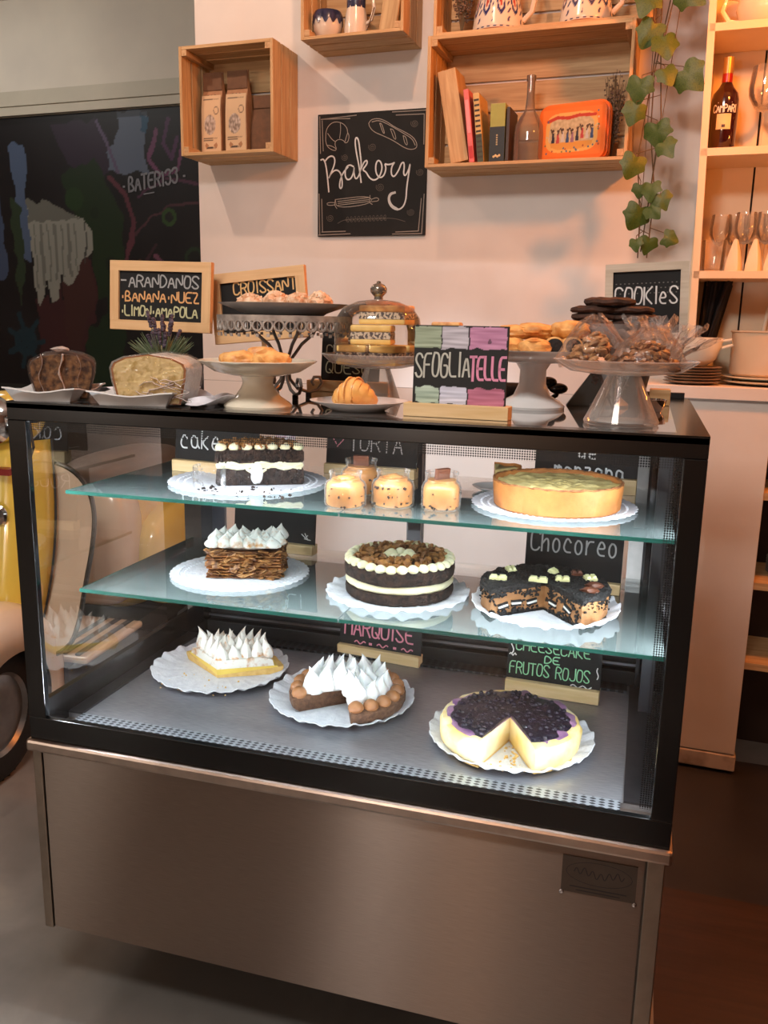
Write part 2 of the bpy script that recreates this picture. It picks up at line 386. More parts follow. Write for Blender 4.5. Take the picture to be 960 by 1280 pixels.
# mural wall further back with painted lower part and mouldings
mur_u0, mur_u1, mur_z1 = -3.6, -1.05, 2.43
struct('wall_mural_side', M().box(-4.4, .95, 0, -.9, 1.05, 3.0), mat('mural wall plaster', (.80, .77, .71), (.75, .72, .67), rough=.8, scale=2), **WL)
struct('trim_1', M().box(-4.4, .92, 2.435, -1.0, .95, 2.475).box(-4.4, .935, 2.485, -1.0, .95, 2.53).box(-4.4, .945, 2.53, -1.0, .95, 2.56), mat('moulding paint', (.70, .67, .60), rough=.6, scale=3), **WL)
def mural_col(U, V):
    # U 0..1 over photographed width, V 0..1 from z=1.2 to 2.43 in mural units (x px 0..250, y px 480..140)
    x = (U * 449 - 75); y = 426.5 - V * 287.6
    n = np.array([noise.noise(Vector((a * .018, b * .018, 1))) for a, b in zip(x, y)]); n2 = np.array([noise.noise(Vector((a * .07, b * .05, 7))) for a, b in zip(x, y)])
    C = np.zeros((len(x), 3)) + np.array([.085, .075, .085]) + n[:, None] * .03
    def put(P, c, k=.02): C[inpoly(x + n2 * 7, y + n2 * 7, P)] = np.array(c)
    def lin_(P, w, c): C[nearline(x + n2 * 3, y + n2 * 3, P, w)] = np.array(c)
    put([(60, 150), (120, 145), (140, 180), (120, 215), (80, 190)], (.17, .13, .19))
    put([(70, 200), (115, 185), (145, 240), (150, 300), (130, 330), (110, 330), (105, 270), (85, 240)], (.10, .17, .09))
    put([(90, 370), (125, 330), (150, 300), (135, 430), (110, 470), (90, 440)], (.09, .17, .10))
    put([(25, 330), (60, 320), (105, 290), (110, 330), (90, 380), (60, 430), (30, 400)], (.24, .12, .13))
    put([(60, 300), (100, 280), (108, 330), (70, 400)], (.25, .14, .13))
    put([(145, 140), (180, 140), (178, 200), (150, 202), (128, 195), (130, 180), (142, 175)], (.36, .40, .47))
    put([(172, 142), (185, 150), (180, 165), (172, 160)], (.15, .30, .40))
    put([(2, 170), (20, 165), (24, 260), (20, 290), (8, 285)], (.30, .36, .46))
    put([(-60, 180), (-20, 170), (-10, 300), (-50, 330)], (.25, .3, .4))
    put([(0, 220), (12, 230), (14, 300), (5, 340), (0, 300)], (.16, .22, .15))
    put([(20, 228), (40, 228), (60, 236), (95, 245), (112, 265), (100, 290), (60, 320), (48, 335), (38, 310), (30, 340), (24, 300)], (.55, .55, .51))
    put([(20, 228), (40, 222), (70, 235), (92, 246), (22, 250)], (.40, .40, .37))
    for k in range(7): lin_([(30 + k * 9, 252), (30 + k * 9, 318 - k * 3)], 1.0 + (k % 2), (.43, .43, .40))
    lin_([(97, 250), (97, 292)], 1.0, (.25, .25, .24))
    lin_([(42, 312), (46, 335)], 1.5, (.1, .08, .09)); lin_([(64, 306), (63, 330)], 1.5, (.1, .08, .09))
    for (a, b, c, w) in [([(190, 160), (182, 190), (195, 205), (215, 200), (225, 165)], (.42, .24, .36), 2.2, 0), ([(205, 150), (200, 175), (208, 188), (216, 170)], (.30, .17, .30), 2.2, 0), ([(132, 205), (150, 222), (160, 250), (150, 290)], (.35, .18, .22), 2.5, 0),
                       ([(185, 285), (200, 298), (218, 310), (222, 330)], (.42, .25, .32), 2.5, 0), ([(165, 225), (200, 208), (245, 215)], (.30, .17, .25), 1.6, 0), ([(160, 262), (200, 235), (240, 232)], (.28, .17, .2), 1.4, 0), ([(120, 150), (135, 180), (142, 200)], (.35, .30, .40), 1.8, 0), ([(165, 290), (170, 320), (182, 335)], (.33, .22, .14), 2.5, 0), ([(150, 340), (165, 300), (185, 272)], (.22, .13, .16), 2, 0)]:
        lin_(a, c, b)
    for cx, cy, r, c in [(203, 246, 9, (.18, .28, .13)), (203, 246, 5, (.10, .10, .10)), (128, 292, 7, (.08, .12, .08)), (232, 288, 12, (.12, .20, .12)), (232, 288, 8, (.08, .09, .08)), (85, 225, 12, (.12, .21, .10)), (8, 378, 16, (.10, .20, .24)), (8, 378, 7, (.06, .08, .09)), (110, 240, 6, (.08, .14, .08))]:
        C[(x - cx) ** 2 + (y - cy) ** 2 < r * r] = c
    for k in range(7):
        a = k * .9; lin_([(8, 378), (8 + 26 * math.cos(a), 378 + 30 * math.sin(a))], 3, (.09, .19, .23))
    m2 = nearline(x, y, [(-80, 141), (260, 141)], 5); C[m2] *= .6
    return C * .82
# photographed mural area (u -3.2..-1.05 , z 1.2..2.43); lower part dark
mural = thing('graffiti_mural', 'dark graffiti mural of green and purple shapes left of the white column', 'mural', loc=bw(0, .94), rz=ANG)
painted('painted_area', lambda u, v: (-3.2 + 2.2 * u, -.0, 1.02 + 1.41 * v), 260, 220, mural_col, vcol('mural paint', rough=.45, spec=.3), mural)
obj('painted_area', M().box(-3.2, 0, 0, -1.0, .008, 1.02), mat('mural lower paint', (.10, .09, .09), (.07, .10, .07), rough=.5, scale=4), mural)
tagm = M(); write(tagm, 'BATER133', -2.07, 2.035, .07, .30, .011, -.003, slope=.12); tagm.ribbon([(-1.98, 2.02), (-1.92, 2.027)], .006, -.003); tagm.ribbon([(-2.10, 2.06)], .01, -.003); tagm.ribbon([(-1.74, 2.10)], .01, -.003)
obj('graffiti_tag', tagm, mat('pale spray paint', (.42, .42, .44), rough=.6), mural, label='pale grey spray-painted tag')

# ================================================================== DISPLAY CASE  (front plane y=0, x 0..1.2)
case = thing('display_case', 'black-framed glass refrigerated cake display case on a stainless steel base', 'display case', (0, 0, 0))
def cp(name, m, mt, **k): return obj(name, m, mt, case, **k)
Wd, Dp, H = 1.2, .70, 1.25
ZB = .59
# steel base
base = cp('base_cabinet', M().box(.004, .012, .165, 1.196, Dp, .565), mat('base side steel', (.42, .40, .38), rough=.4, metal=1))
obj('front_panel', M().box(.022, .004, .168, 1.165, .012, .562), m_panel, base, label='brushed stainless steel front panel')
obj('side_frame', M().box(.0, 0, .165, .02, .012, .565), mat('frame steel', (.60, .55, .50), rough=.35, metal=1), base, bevel=.002)
obj('side_frame', M().box(1.168, 0, .165, 1.196, .012, .565), MATS['frame steel'], base, bevel=.002)
cp('base_lip', M().box(-.006, -.012, .565, 1.206, Dp + .005, ZB), mat('lip steel', (.72, .65, .60), rough=.28, metal=1), bevel=.006)
for x, y in ((.16, .30), (1.04, .30), (.16, .62), (1.04, .62)):
    cp('foot', M().lathe([(0, 0), (.025, 0), (.025, .02), (.012, .03), (.012, .166), (0, .166)], 16, Matrix.Translation((x, y, 0))), m_blackmatt)
# nameplate with faded printing
npl = obj('nameplate', M().box(1.035, .0025, .478, 1.155, .004, .545), mat('dark nameplate', (.32, .28, .25), rough=.4, metal=.7), base)
nm = M(); nd = mat('nameplate print', (.07, .06, .06), rough=.5)
sc = []
for i in range(60):
    t = i / 59; sc.append((1.055 + .08 * t, .518 + .006 * math.sin(t * 38) + .003 * math.sin(t * 9)))
nm.ribbon(sc, .0016, .0022)
nm.ribbon([(1.095 + .053 * math.cos(a * PI / 12), .518 + .021 * math.sin(a * PI / 12)) for a in range(25)], .0009, .0022)
nm.ribbon([(1.05, .490), (1.14, .490)], .002, .0022); nm.ribbon([(1.06, .484), (1.13, .484)], .0016, .0022)
obj('printing', nm, nd, npl)
for x, z in ((1.036, .476), (1.154, .476)):
    obj('rivet', M().lathe([(.0042, 0), (.0036, .002), (0, .003)], 10, Matrix.Translation((x, .0035, z)) @ Matrix.Rotation(PI / 2, 4, 'X')), m_chrome, base)
# front glass with printed border
def frame4(name, x0, z0, x1, z1, X0, Z0, X1, Z1, y0, y1, mt):
    """outer rect x0..,z0..; inner rect X0.. as four boxes of one border"""
    m = M().box(x0, y0, Z1, x1, y1, z1).box(x0, y0, z0, x1, y1, Z0).box(x0, y0, Z0, X0, y1, Z1).box(X1, y0, Z0, x1, y1, Z1)
    return m
fb = cp('front_frame', frame4('', 0, ZB, Wd, H - .002, .038, .636, 1.167, 1.216, -.002, .012, None), m_black, bevel=.0015, label='wide black border around the front glass')
cp('front_glass', M().add([(.038, .005, .636), (1.167, .005, .636), (1.167, .005, 1.216), (.038, .005, 1.216)], [(0, 1, 2, 3)]), m_glass)
hp = M()
for (a, b, c, d) in ((.038, 1.198, 1.167, 1.216), (1.147, .650, 1.167, 1.198)):
    hp.add([(a, .0035, b), (c, .0035, b), (c, .0035, d), (a, .0035, d)], [(0, 1, 2, 3)])
cp('printed_dot_border', hp, dots('halftone print', .0038, .10, (.03, .03, .035), None))
# left side glass
lf = M()
lf.box(0, .012, 1.205, .014, Dp, H - .002).box(0, .012, ZB, .014, Dp, .655).box(0, .012, .655, .014, .03, 1.205).box(0, Dp - .06, .655, .014, Dp, 1.205)
cp('left_frame', lf, m_black)
cp('left_glass', M().add([(.007, .03, .655), (.007, Dp - .06, .655), (.007, Dp - .06, 1.205), (.007, .03, 1.205)], [(0, 1, 2, 3)]), glass('side glass', (.93, .95, .95), refl=3.0))
# right side panel
cp('right_panel', M().box(1.186, .012, ZB, Wd, Dp, H - .002), mat('dark side panel', (.10, .11, .14), rough=.16, scale=5), label='dark glossy inner side panel')
# top
m_top = mat('grey coated top glass', (.40, .40, .40), (.38, .38, .38), rough=.04, scale=3, spec=1.0, coat=1.0)
cp('top_panel', M().box(.03, .03, H - .012, 1.155, Dp - .02, H), m_top, label='glossy grey top glass')
cp('top_border', M().box(0, -.002, H - .012, Wd, .03, H).box(0, .03, H - .012, .03, Dp, H).box(1.155, .03, H - .012, Wd, Dp, H).box(.03, Dp - .02, H - .012, 1.155, Dp, H), m_black)
cp('top_inner_lining', M().box(.014, .012, H - .022, 1.186, Dp, H - .0125), m_darkgrey)
cp('rear_top_rail', M().box(1.10, Dp - .01, H + .0002, 1.19, Dp + .01, H + .012), m_blackmatt)
# interior floor
m_deck = mat('deck steel', (.64, .64, .66), (.57, .57, .59), rough=.40, metal=.8, scale=40, stretch=(1, 12, 1), bump=.02)
cp('deck', M().box(.014, .10, .585, 1.186, .62, .60), m_deck)
cp('deck_side_panel', M().box(1.125, .10, .6002, 1.186, .62, .604), mat('deck side steel', (.40, .40, .42), rough=.35, metal=1))
cp('deck_side_panel', M().box(.014, .10, .6002, .047, .62, .604), MATS['deck side steel'])
pm_ = dots('perforated steel', .0085, .18, (.08, .09, .11), (.66, .68, .71), metal=.7, rough=.4, axes=(0, 1), sx=.55)
cp('perforated_strip', M().box(.05, .045, .585, 1.12, .10, .6035), pm_, label='perforated steel air grille along the front')
cp('front_channel', M().box(.014, .012, .585, 1.186, .045, .600), mat('channel steel', (.75, .77, .80), rough=.25, metal=1), bevel=.002)
cp('perforated_strip', M().box(.05, .575, .6005, 1.12, .615, .606), dots('dark perforated steel', .009, .15, (.03, .03, .04), (.35, .36, .38), metal=1., rough=.4, axes=(0, 1), sx=.5), label='dark perforated grille along the rear')
# rear: sill rails, posts and two sliding doors
cp('rear_sill', M().box(.014, .62, .585, 1.186, Dp, .635).box(.014, .64, .635, 1.186, .645, .66), m_blackmatt, bevel=.002)
cp('door_rail', M().box(.06, .628, .665, 1.15, .633, .68), mat('rail aluminium', (.55, .56, .58), rough=.3, metal=1))
cp('door_rail', M().box(.06, .628, .645, 1.15, .633, .651), MATS['rail aluminium'])
for x0, x1 in ((.014, .06), (1.135, 1.186)):
    cp('rear_post', M().box(x0, .60, .60, x1, Dp, 1.228), mat('glossy dark post', (.07, .075, .09), rough=.12, spec=.9, coat=.8))
cp('rear_top_beam', M().box(.06, .64, 1.195, 1.135, Dp, 1.228), m_blackmatt)
for x0, x1, y in ((.06, .62, .66), (.575, 1.135, .68)):
    d = cp('sliding_door', M().box(x0, y, .66, x0 + .035, y + .012, 1.195).box(x1 - .035, y, .66, x1, y + .012, 1.195).box(x0 + .035, y, .66, x1 - .035, y + .012, .69).box(x0 + .035, y, 1.165, x1 - .035, y + .012, 1.195), m_darkgrey)
    obj('pane', M().add([(x0 + .035, y + .006, .69), (x1 - .035, y + .006, .69), (x1 - .035, y + .006, 1.165), (x0 + .035, y + .006, 1.165)], [(0, 1, 2, 3)]), glass('door glass', (.96, .97, .98), refl=1.3, white=.07, edgec=(.75, .77, .80)), d)
cp('door_stile', M().box(1.098, .645, .66, 1.13, .655, 1.2), mat('pale aluminium', (.72, .71, .70), rough=.4, metal=.3))
# shelves: two tiers of two panes, with brackets
for z, xl in ((1.074, .074), (.882, .092)):
    for x0, x1 in ((xl, .6165), (.6195, 1.168)):
        sh = cp('glass_shelf', M().box(x0, .058, z, x1, .50, z + .006), m_shelf)
        obj('front_edge', M().box(x0, .0555, z - .0002, x1, .058, z + .0062), m_edge, sh, label='bright green polished edge')
        if x0 < .5: obj('side_edge', M().box(x0 - .0022, .0555, z - .0002, x0, .50, z + .0062), m_edge, sh)
    for x in (.30, .618, .95):
        cp('shelf_bracket', M().box(x - .004, .40, z - .022, x + .004, .60, z - .001), m_darkgrey)
cp('shelf_upright', M().box(.603, .585, .635, .633, .60, 1.22), m_darkgrey)
cp('shelf_upright', M().box(1.145, .48, .604, 1.172, .50, 1.22), m_darkgrey)
# LED strips
led = emis('white led', (.88, .94, 1.0), 860.)
m = M()
for i in range(44):
    x = .05 + i * .025; m.add([(x, .022, 1.2155), (x + .008, .022, 1.2155), (x + .008, .03, 1.2155), (x, .03, 1.2155)], [(0, 1, 2, 3), (3, 2, 1, 0)][:1])
s1 = cp('led_strip', M().box(.04, .014, 1.216, 1.16, .034, 1.226), mat('led strip housing', (.8, .8, .82), rough=.4), label='white LED strip under the top front edge')
obj('led_dots', m, led, s1, kind='stuff')
for (x, sg, yl) in ((.0175, 1, .022), (1.1825, -1, .098)):
    m = M()
    for i in range(21):
        z = .67 + i * .0255; m.add([(x, yl, z), (x, yl + .008, z), (x, yl + .008, z + .008), (x, yl, z + .008)], [(0, 1, 2, 3) if sg > 0 else (3, 2, 1, 0)])
    s1 = cp('led_strip', M().box(min(x - sg * .0003, x - sg * .0034), yl - .006, .655, max(x - sg * .0003, x - sg * .0034), yl + .014, 1.214), MATS['led strip housing'], label='vertical LED strip in the front corner')
    obj('led_dots', m, led, s1, kind='stuff')

m = M()
for i in range(44):
    x = .05 + i * .025; m.add([(x, .018, .6135), (x + .008, .018, .6135), (x + .008, .026, .6135), (x, .026, .6135)], [(0, 1, 2, 3)])
s1 = cp('led_strip', M().box(.04, .0135, .600, 1.16, .030, .613), MATS['led strip housing'], label='added white LED strip lighting the deck, unseen behind the lower border')  # unseen strip, added to brighten the deck
obj('led_dots', m, emis('white led bottom', (.88, .94, 1.0), 1800.), s1, kind='stuff')
# ================================================================== FOOD MATERIALS
m_choc = mat('dark chocolate sponge', (.11, .07, .055), (.25, .17, .13), rough=.9, scale=90, bump=1.0, bscale=130, contrast=(.42, .66))
m_icing = mat('pale cream icing', (.95, .92, .78), (.91, .87, .70), rough=.5, scale=25, bump=.2, bscale=60, sss=.1)
m_crumble = mat('caramel walnut pieces', (.42, .25, .12), (.68, .47, .24), rough=.5, scale=60, bump=.5, bscale=120, contrast=(.3, .7))
m_crust = mat('golden pastry crust', (.76, .49, .25), (.60, .36, .15), rough=.6, scale=22, bump=.3, bscale=70, contrast=(.35, .75))
m_fill = mat('pale apple filling', (.95, .87, .60), (.85, .74, .46), rough=.45, scale=45, bump=.6, bscale=60)
m_mering = mat('white meringue', (.90, .90, .90), (.86, .86, .85), rough=.55, scale=30, bump=.1, sss=.1)
m_toast = mat('toasted meringue', (.92, .91, .88), (.78, .56, .32), rough=.55, scale=55, bump=.1, contrast=(.50, .70))
m_dulce = mat('brown caramel cream', (.62, .42, .26), (.52, .33, .19), rough=.4, scale=30, bump=.2)
m_brownc = mat('brown biscuit base', (.33, .22, .16), (.45, .32, .23), rough=.85, scale=110, bump=.6, bscale=150)
m_mousse = mat('caramel mousse', (.68, .49, .31), (.60, .41, .24), rough=.6, scale=40, bump=.4, bscale=90)
m_blackcr = mat('black biscuit crumb', (.05, .045, .045), (.12, .11, .11), rough=.75, scale=200, bump=1., bscale=240)
m_berry = mat('dark berry jam', (.07, .035, .09), (.12, .07, .15), rough=.42, scale=90, bump=1., bscale=110, coat=.15)
m_cheese = mat('baked cheesecake', (.95, .90, .74), (.92, .78, .46), rough=.5, scale=16, bump=.05, sss=.1)
m_lemon = mat('yellow lemon curd', (.93, .82, .40), (.90, .76, .33), rough=.35, scale=20)
m_shortc = mat('pale shortcrust', (.90, .76, .48), (.84, .67, .38), rough=.7, scale=60, bump=.3)
m_wchoc = mat('white chocolate', (.94, .93, .72), (.90, .88, .64), rough=.35, scale=20)
m_mchoc = mat('milk chocolate', (.42, .24, .17), (.37, .21, .14), rough=.35, scale=20)
m_mousse_j = mat('caramel mousse in jar', (.74, .52, .29), (.68, .44, .22), rough=.4, scale=18, bump=.1)
m_pastry = mat('baked puff pastry', (.94, .76, .48), (.72, .44, .19), rough=.5, scale=45, bump=.5, bscale=60, contrast=(.35, .7))
m_almond = mat('almond flakes and sugar', (.96, .88, .78), (.80, .62, .44), rough=.6, scale=60, bump=.5)
m_pastryd = mat('almond pastry', (.76, .53, .36), (.95, .84, .72), rough=.6, scale=50, bump=.7, bscale=80)

def doily(name, label, x, y, z, r, scallops=44, group=None, cat='doily', lift=.004, amp=.032):
    t = thing(name, label, cat, (x, y, z), random.random() * .3, group)
    k = scallops
    fn = lambda rr, zz, a: ((rr * (1 + amp * abs(math.sin(a * k / 2))) if rr > r * .86 else rr), zz)
    obj('paper_disc', M().lathe([(0, .0003), (r * .70, .0003), (r * .88, .0016), (r * .985, lift), (r * .98, lift + .0012), (r * .86, .0030), (r * .70, .0016), (0, .0016)], 308, fn=fn), m_doily, t)
    # embossed lace ring
    m = M()
    n = 66
    for i in range(n):
        a = 2 * PI * i / n
        for rr, s_ in ((.80, .020), (.885, .026)):
            c = Vector((r * rr * math.cos(a + (.5 * 2 * PI / n if rr > .85 else 0)), r * rr * math.sin(a + (.5 * 2 * PI / n if rr > .85 else 0)), .0023 + (.0012 if rr > .85 else 0)))
            m.lathe([(r * s_, 0), (r * s_ * .6, .0014), (0, .0014)], 6, Matrix.Translation(c))
    obj('lace_emboss', m, mat('lace paper', (.88, .89, .92), rough=.7), t, kind='stuff')
    return t
def wavyplate(name, label, x, y, z, r, seed=1, cat='plate', group=None, h=.014):
    t = thing(name, label, cat, (x, y, z), 0, group)
    def fn(rr, zz, a):
        if rr > r * .75: zz += .0028 * math.sin(a * 21 + seed) + .0016 * math.sin(a * 37 + seed * 2); rr *= 1 + .010 * math.sin(a * 21 + seed)
        return rr, max(zz, .0002)
    obj('paper_dish', M().lathe([(0, .0003), (r * .76, .0003), (r * .93, h * .55), (r, h), (r * .99, h + .001), (r * .90, h * .6 + .0014), (r * .75, .0022), (0, .0022)], 168, fn=fn), m_doily, t)
    return t
def peak(h, r, bend=.2, seed=0):
    """a piped meringue drop with a drawn-out curl"""
    m = M(); n = 10; prof = [(1.0, 0), (1.12, .12), (1.02, .30), (.78, .48), (.50, .63), (.26, .78), (.10, .91), (0, 1.)]
    rn = random.Random(seed); da = rn.uniform(0, 6.28)
    vs = []; fs = []
    for (q, zz) in prof:
        b = bend * h * zz ** 3
        for i in range(n):
            a = 2 * PI * i / n; rr = r * q * (1 + .07 * math.sin(a * 3 + seed))
            vs.append((rr * math.cos(a) + b * math.cos(da), rr * math.sin(a) + b * math.sin(da), h * zz))
    for j in range(len(prof) - 1):
        for i in range(n): fs.append((j * n + i, j * n + (i + 1) % n, (j + 1) * n + (i + 1) % n, (j + 1) * n + i))
    return m.add(vs, fs, True)
def chunks(n, rng, place, smin, smax, seed=0):
    m = M(); rn = random.Random(seed)
    for i in range(n):
        p = place(rn); s = rn.uniform(smin, smax)
        T = Matrix.Translation(p) @ Matrix.Rotation(rn.uniform(0, 6), 4, Vector((rn.uniform(-1, 1), rn.uniform(-1, 1), 1)))
        a, b, c = s, s * rn.uniform(.5, .9), s * rn.uniform(.3, .6)
        m.box(-a / 2, -b / 2, -c / 2, a / 2, b / 2, c / 2, T, tp=rn.uniform(.1, .6))
    return m
def flakes(n, seed):
    m = M(); r_ = random.Random(seed)
    for i in range(n):
        side = i % 3 == 0; L_ = r_.uniform(.010, .030); w_ = r_.uniform(.006, .015); T = Matrix.Translation((.074 + r_.uniform(-.004, .004), r_.uniform(-.040, .03), r_.uniform(.003, .056)) if side else (r_.uniform(-.070, .070), -.045 + r_.uniform(-.006, .005), r_.uniform(.003, .056))) @ Matrix.Rotation((PI / 2 if side else 0) + r_.uniform(-.5, .5), 4, 'Z') @ Matrix.Rotation(r_.uniform(-.6, .6), 4, 'Y') @ Matrix.Rotation(r_.uniform(-.9, .9), 4, 'X')
        m.box(-L_ / 2, -w_ / 2, -.0005, L_ / 2, w_ / 2, .0006, T, tp=.15)
    return m
def disk_pt(rn, r0, r1, z, a0=0, a1=2 * PI):
    r = math.sqrt(rn.uniform(r0 * r0, r1 * r1)); a = rn.uniform(a0, a1); return Vector((r * math.cos(a), r * math.sin(a), z))
def sector(prof, a0, a1, **k): return M().wedge(prof, a0, a1, **k)
def cyl(R, z0, z1, b=.003): return [(0, z0), (R - b, z0), (R, z0 + b), (R, z1 - b), (R - b, z1), (0, z1)]
ZD, ZL, ZU = .6005, .8882, 1.0802

# ================================================================== DECK: three pies
# lemon meringue, what is left of it
x, y = .208, .402
wavyplate('paper_plate', 'mostly empty white paper plate under the lemon meringue pie remains', x, y, ZD, .158, 1)
pz = ZD + .003
pie = thing('lemon_meringue_pie', 'remaining half of a lemon meringue pie with spiky white peaks and yellow curd', 'pie', (.225, .352, pz))
# vertex near the front, body behind
A0, A1 = math.radians(29), math.radians(146)
obj('crust', sector([(0, 0), (.142, 0), (.150, .012), (.150, .018), (.140, .017), (0, .006)], A0, A1, amp=.003), m_shortc, pie, fixn=True)
obj('curd', sector(cyl(.138, .0055, .020, .002), A0 + .01, A1 - .01, amp=.001), m_lemon, pie, fixn=True)
obj('meringue_layer', sector([(0, .020), (.128, .020), (.125, .034), (.10, .040), (0, .040)], A0 + .02, A1 - .02, amp=.006), m_toast, pie, fixn=True)
rn = random.Random(3); pk = [peak(.050, .0155, .25, i).mesh('meringue_peak') for i in range(4)]
for me in pk: me.materials.append(m_toast)
k = 0
for rr in (.020, .045, .070, .095, .117):
    n = max(1, int(rr * (A1 - A0) / .0245))
    for i in range(n):
        a = A0 + .12 + (A1 - A0 - .24) * (i + .5) / n + rn.uniform(-.03, .03)
        obj('meringue_peak', pk[k % 4], None, pie, (rr * math.cos(a), rr * math.sin(a), .034), (0, 0, rn.uniform(0, 6)), sc=(1, 1, rn.uniform(.8, 1.1))); k += 1
obj('crumbs', chunks(26, None, lambda r_: Vector((-.02 + r_.uniform(-.12, .08), -.02 + r_.uniform(-.08, .02), .0006)), .002, .005, 4), m_shortc, pie, kind='stuff')

# marquise
x, y = .548, .330
wavyplate('paper_plate', 'white paper plate with fluted rim under the brown and white meringue cake', .529, .340, ZD, .157, 5)
pie = thing('meringue_cake', 'chocolate cake ringed with brown caramel drops, spiky white meringue, one slice missing', 'cake', (.548, .322, pz))
A0, A1 = math.radians(-68), math.radians(222)
obj('cake_base', sector([(0, 0), (.108, 0), (.122, .010), (.124, .030), (.110, .036), (0, .030)], A0, A1, amp=.003, n=60), m_brownc, pie, fixn=True)
obj('cream_layer', sector([(0, .030), (.092, .0305), (.096, .036), (.085, .046), (0, .052)], A0 + .03, A1 - .03, amp=.004, n=60), m_mering, pie, fixn=True)
dr = M().lathe([(0, 0), (.0135, 0), (.0165, .006), (.015, .013), (.009, .019), (.003, .022), (0, .022)], 14).mesh('caramel_drop'); dr.materials.append(m_dulce)
n = 17
for i in range(n):
    a = A0 + .10 + (A1 - A0 - .20) * i / (n - 1); obj('caramel_drop', dr, None, pie, (.106 * math.cos(a), .106 * math.sin(a), .0295), (0, 0, i))
pk = [peak(.056, .0215, .22, i + 9).mesh('meringue_peak') for i in range(4)]
for me in pk: me.materials.append(m_mering)
k = 0
for rr, h in ((.018, .048), (.046, .046), (.074, .040)):
    n = max(3, int(rr * (A1 - A0) / .0285))
    for i in range(n):
        a = A0 + .22 + (A1 - A0 - .44) * i / max(1, n - 1) + rn.uniform(-.03, .03)
        obj('meringue_peak', pk[k % 4], None, pie, (rr * math.cos(a), rr * math.sin(a), h - .008), (0, 0, rn.uniform(0, 6)), sc=(1, 1, rn.uniform(.85, 1.15))); k += 1

# berry cheesecake
wavyplate('paper_plate', 'white paper plate under the dark berry cheesecake', .904, .279, ZD, .162, 9)
pie = thing('berry_cheesecake', 'pale baked cheesecake topped with dark purple berries, one slice cut out', 'cheesecake', (.904, .258, pz))
A0, A1 = math.radians(-62), math.radians(253)
obj('cheese_body', sector([(0, .004), (.129, .004), (.136, .014), (.137, .038), (.131, .049), (.118, .053), (0, .050)], A0, A1, amp=.003, n=80), m_cheese, pie, fixn=True)
obj('biscuit_base', sector(cyl(.131, 0, .0045, .001), A0, A1, amp=.002, n=80), m_shortc, pie, fixn=True)
obj('berry_topping', sector([(0, .050), (.110, .0500), (.114, .053), (.109, .0565), (.08, .0582), (.05, .0582), (.02, .0582), (0, .0582)], A0 + .02, A1 - .02, amp=.007, n=90, freq=45), m_berry, pie, fixn=True)
bb = M(); r_ = random.Random(8)
for i in range(210):
    p = disk_pt(r_, .004, .110, .0568, A0 + .06, A1 - .06); s_ = r_.uniform(.003, .0058)
    bb.lathe([(s_, -s_ * .6), (s_, s_ * .3), (s_ * .6, s_ * .8), (0, s_)], 7, Matrix.Translation(p))
obj('berries', bb, m_berry, pie, kind='stuff')
obj('juice_ring', sector([(0, .050), (.118, .0502), (.1215, .0515), (.116, .0542), (0, .0545)], A0 + .01, A1 - .01, amp=.012, n=120, freq=38, seed=4), mat('purple berry juice', (.45, .30, .46), (.66, .50, .60), rough=.3, scale=30), pie, fixn=True, label='purple juice stain around the berries')
obj('crumbs', chunks(30, None, lambda r_: disk_pt(r_, .01, .12, .001, math.radians(-104), math.radians(-66)), .002, .009, 5), m_shortc, pie, kind='stuff')

# ================================================================== LOWER SHELF
doily('paper_doily', 'scalloped white doily under the flaky meringue-topped cake', .332, .259, ZL, .141)
z = ZL + .0022
t = thing('layered_caramel_cake', 'cut piece of thin flaky caramel layers topped with toasted white meringue', 'cake', (.345, .262, z), math.radians(17))
rn = random.Random(11)
for i in range(9):
    w, d = .150, .088; zz = .0005 + i * .0062; dx = rn.uniform(-.004, .004); m = M()
    nx, ny = 16, 9; vs = []; fs = []
    for sgn in (0, 1):
        for jj in range(ny + 1):
            for ii in range(nx + 1):
                xx = -w / 2 + w * ii / nx; yy = -d / 2 + d * jj / ny + .035 * (1 - abs(2 * ii / nx - 1)) * (1 if jj == ny else 0)
                q = noise.noise(Vector((xx * 60, yy * 60, i * 3.1)))
                edge = .004 * noise.noise(Vector((xx * 90, i * 2.2, 5))) if jj in (0, ny) else 0
                vs.append((xx + dx, yy + edge - (.004 if jj == 0 else 0) * q, max(0, zz + .0022 * sgn + (q * .0022 if i else 0))))
    N1 = (nx + 1) * (ny + 1)
    for sgn in (0, 1):
        for jj in range(ny):
            for ii in range(nx):
                a = jj * (nx + 1) + ii + sgn * N1; f = (a, a + 1, a + nx + 2, a + nx + 1); fs.append(f if sgn else f[::-1])
    for ii in range(nx):
        fs.append((ii, ii + 1, ii + 1 + N1, ii + N1)); a = ny * (nx + 1) + ii; fs.append((a + 1, a, a + N1, a + 1 + N1))
    for jj in range(ny):
        a = jj * (nx + 1); fs.append((a + nx + 1, a, a + N1, a + nx + 1 + N1)); a += nx; fs.append((a, a + nx + 1, a + nx + 1 + N1, a + N1))
    m.add(vs, fs)
    obj('pastry_layer', m, m_crust if i % 2 else mat('caramel soaked pastry', (.50, .30, .17), (.72, .50, .30), rough=.45, scale=40, bump=.4), t)
obj('caramel_filling', M().box(-.069, -.036, .002, .069, .045, .054), mat('dark caramel filling', (.36, .20, .11), (.46, .27, .15), rough=.4, scale=30, bump=.5), t, bevel=.003)
obj('flakes', flakes(170, 6), mat('pastry flakes', (.40, .23, .12), (.78, .57, .34), rough=.5, scale=70, contrast=(.40, .66)), t, kind='stuff')
obj('meringue_layer', M().blob((0, .004, .066), (.074, .048, .013), 3, .15, 3), m_toast, t)
pk = [peak(.029, .0165, .2, i + 20).mesh('meringue_peak') for i in range(4)]
for me in pk: me.materials.append(m_toast)
k = 0
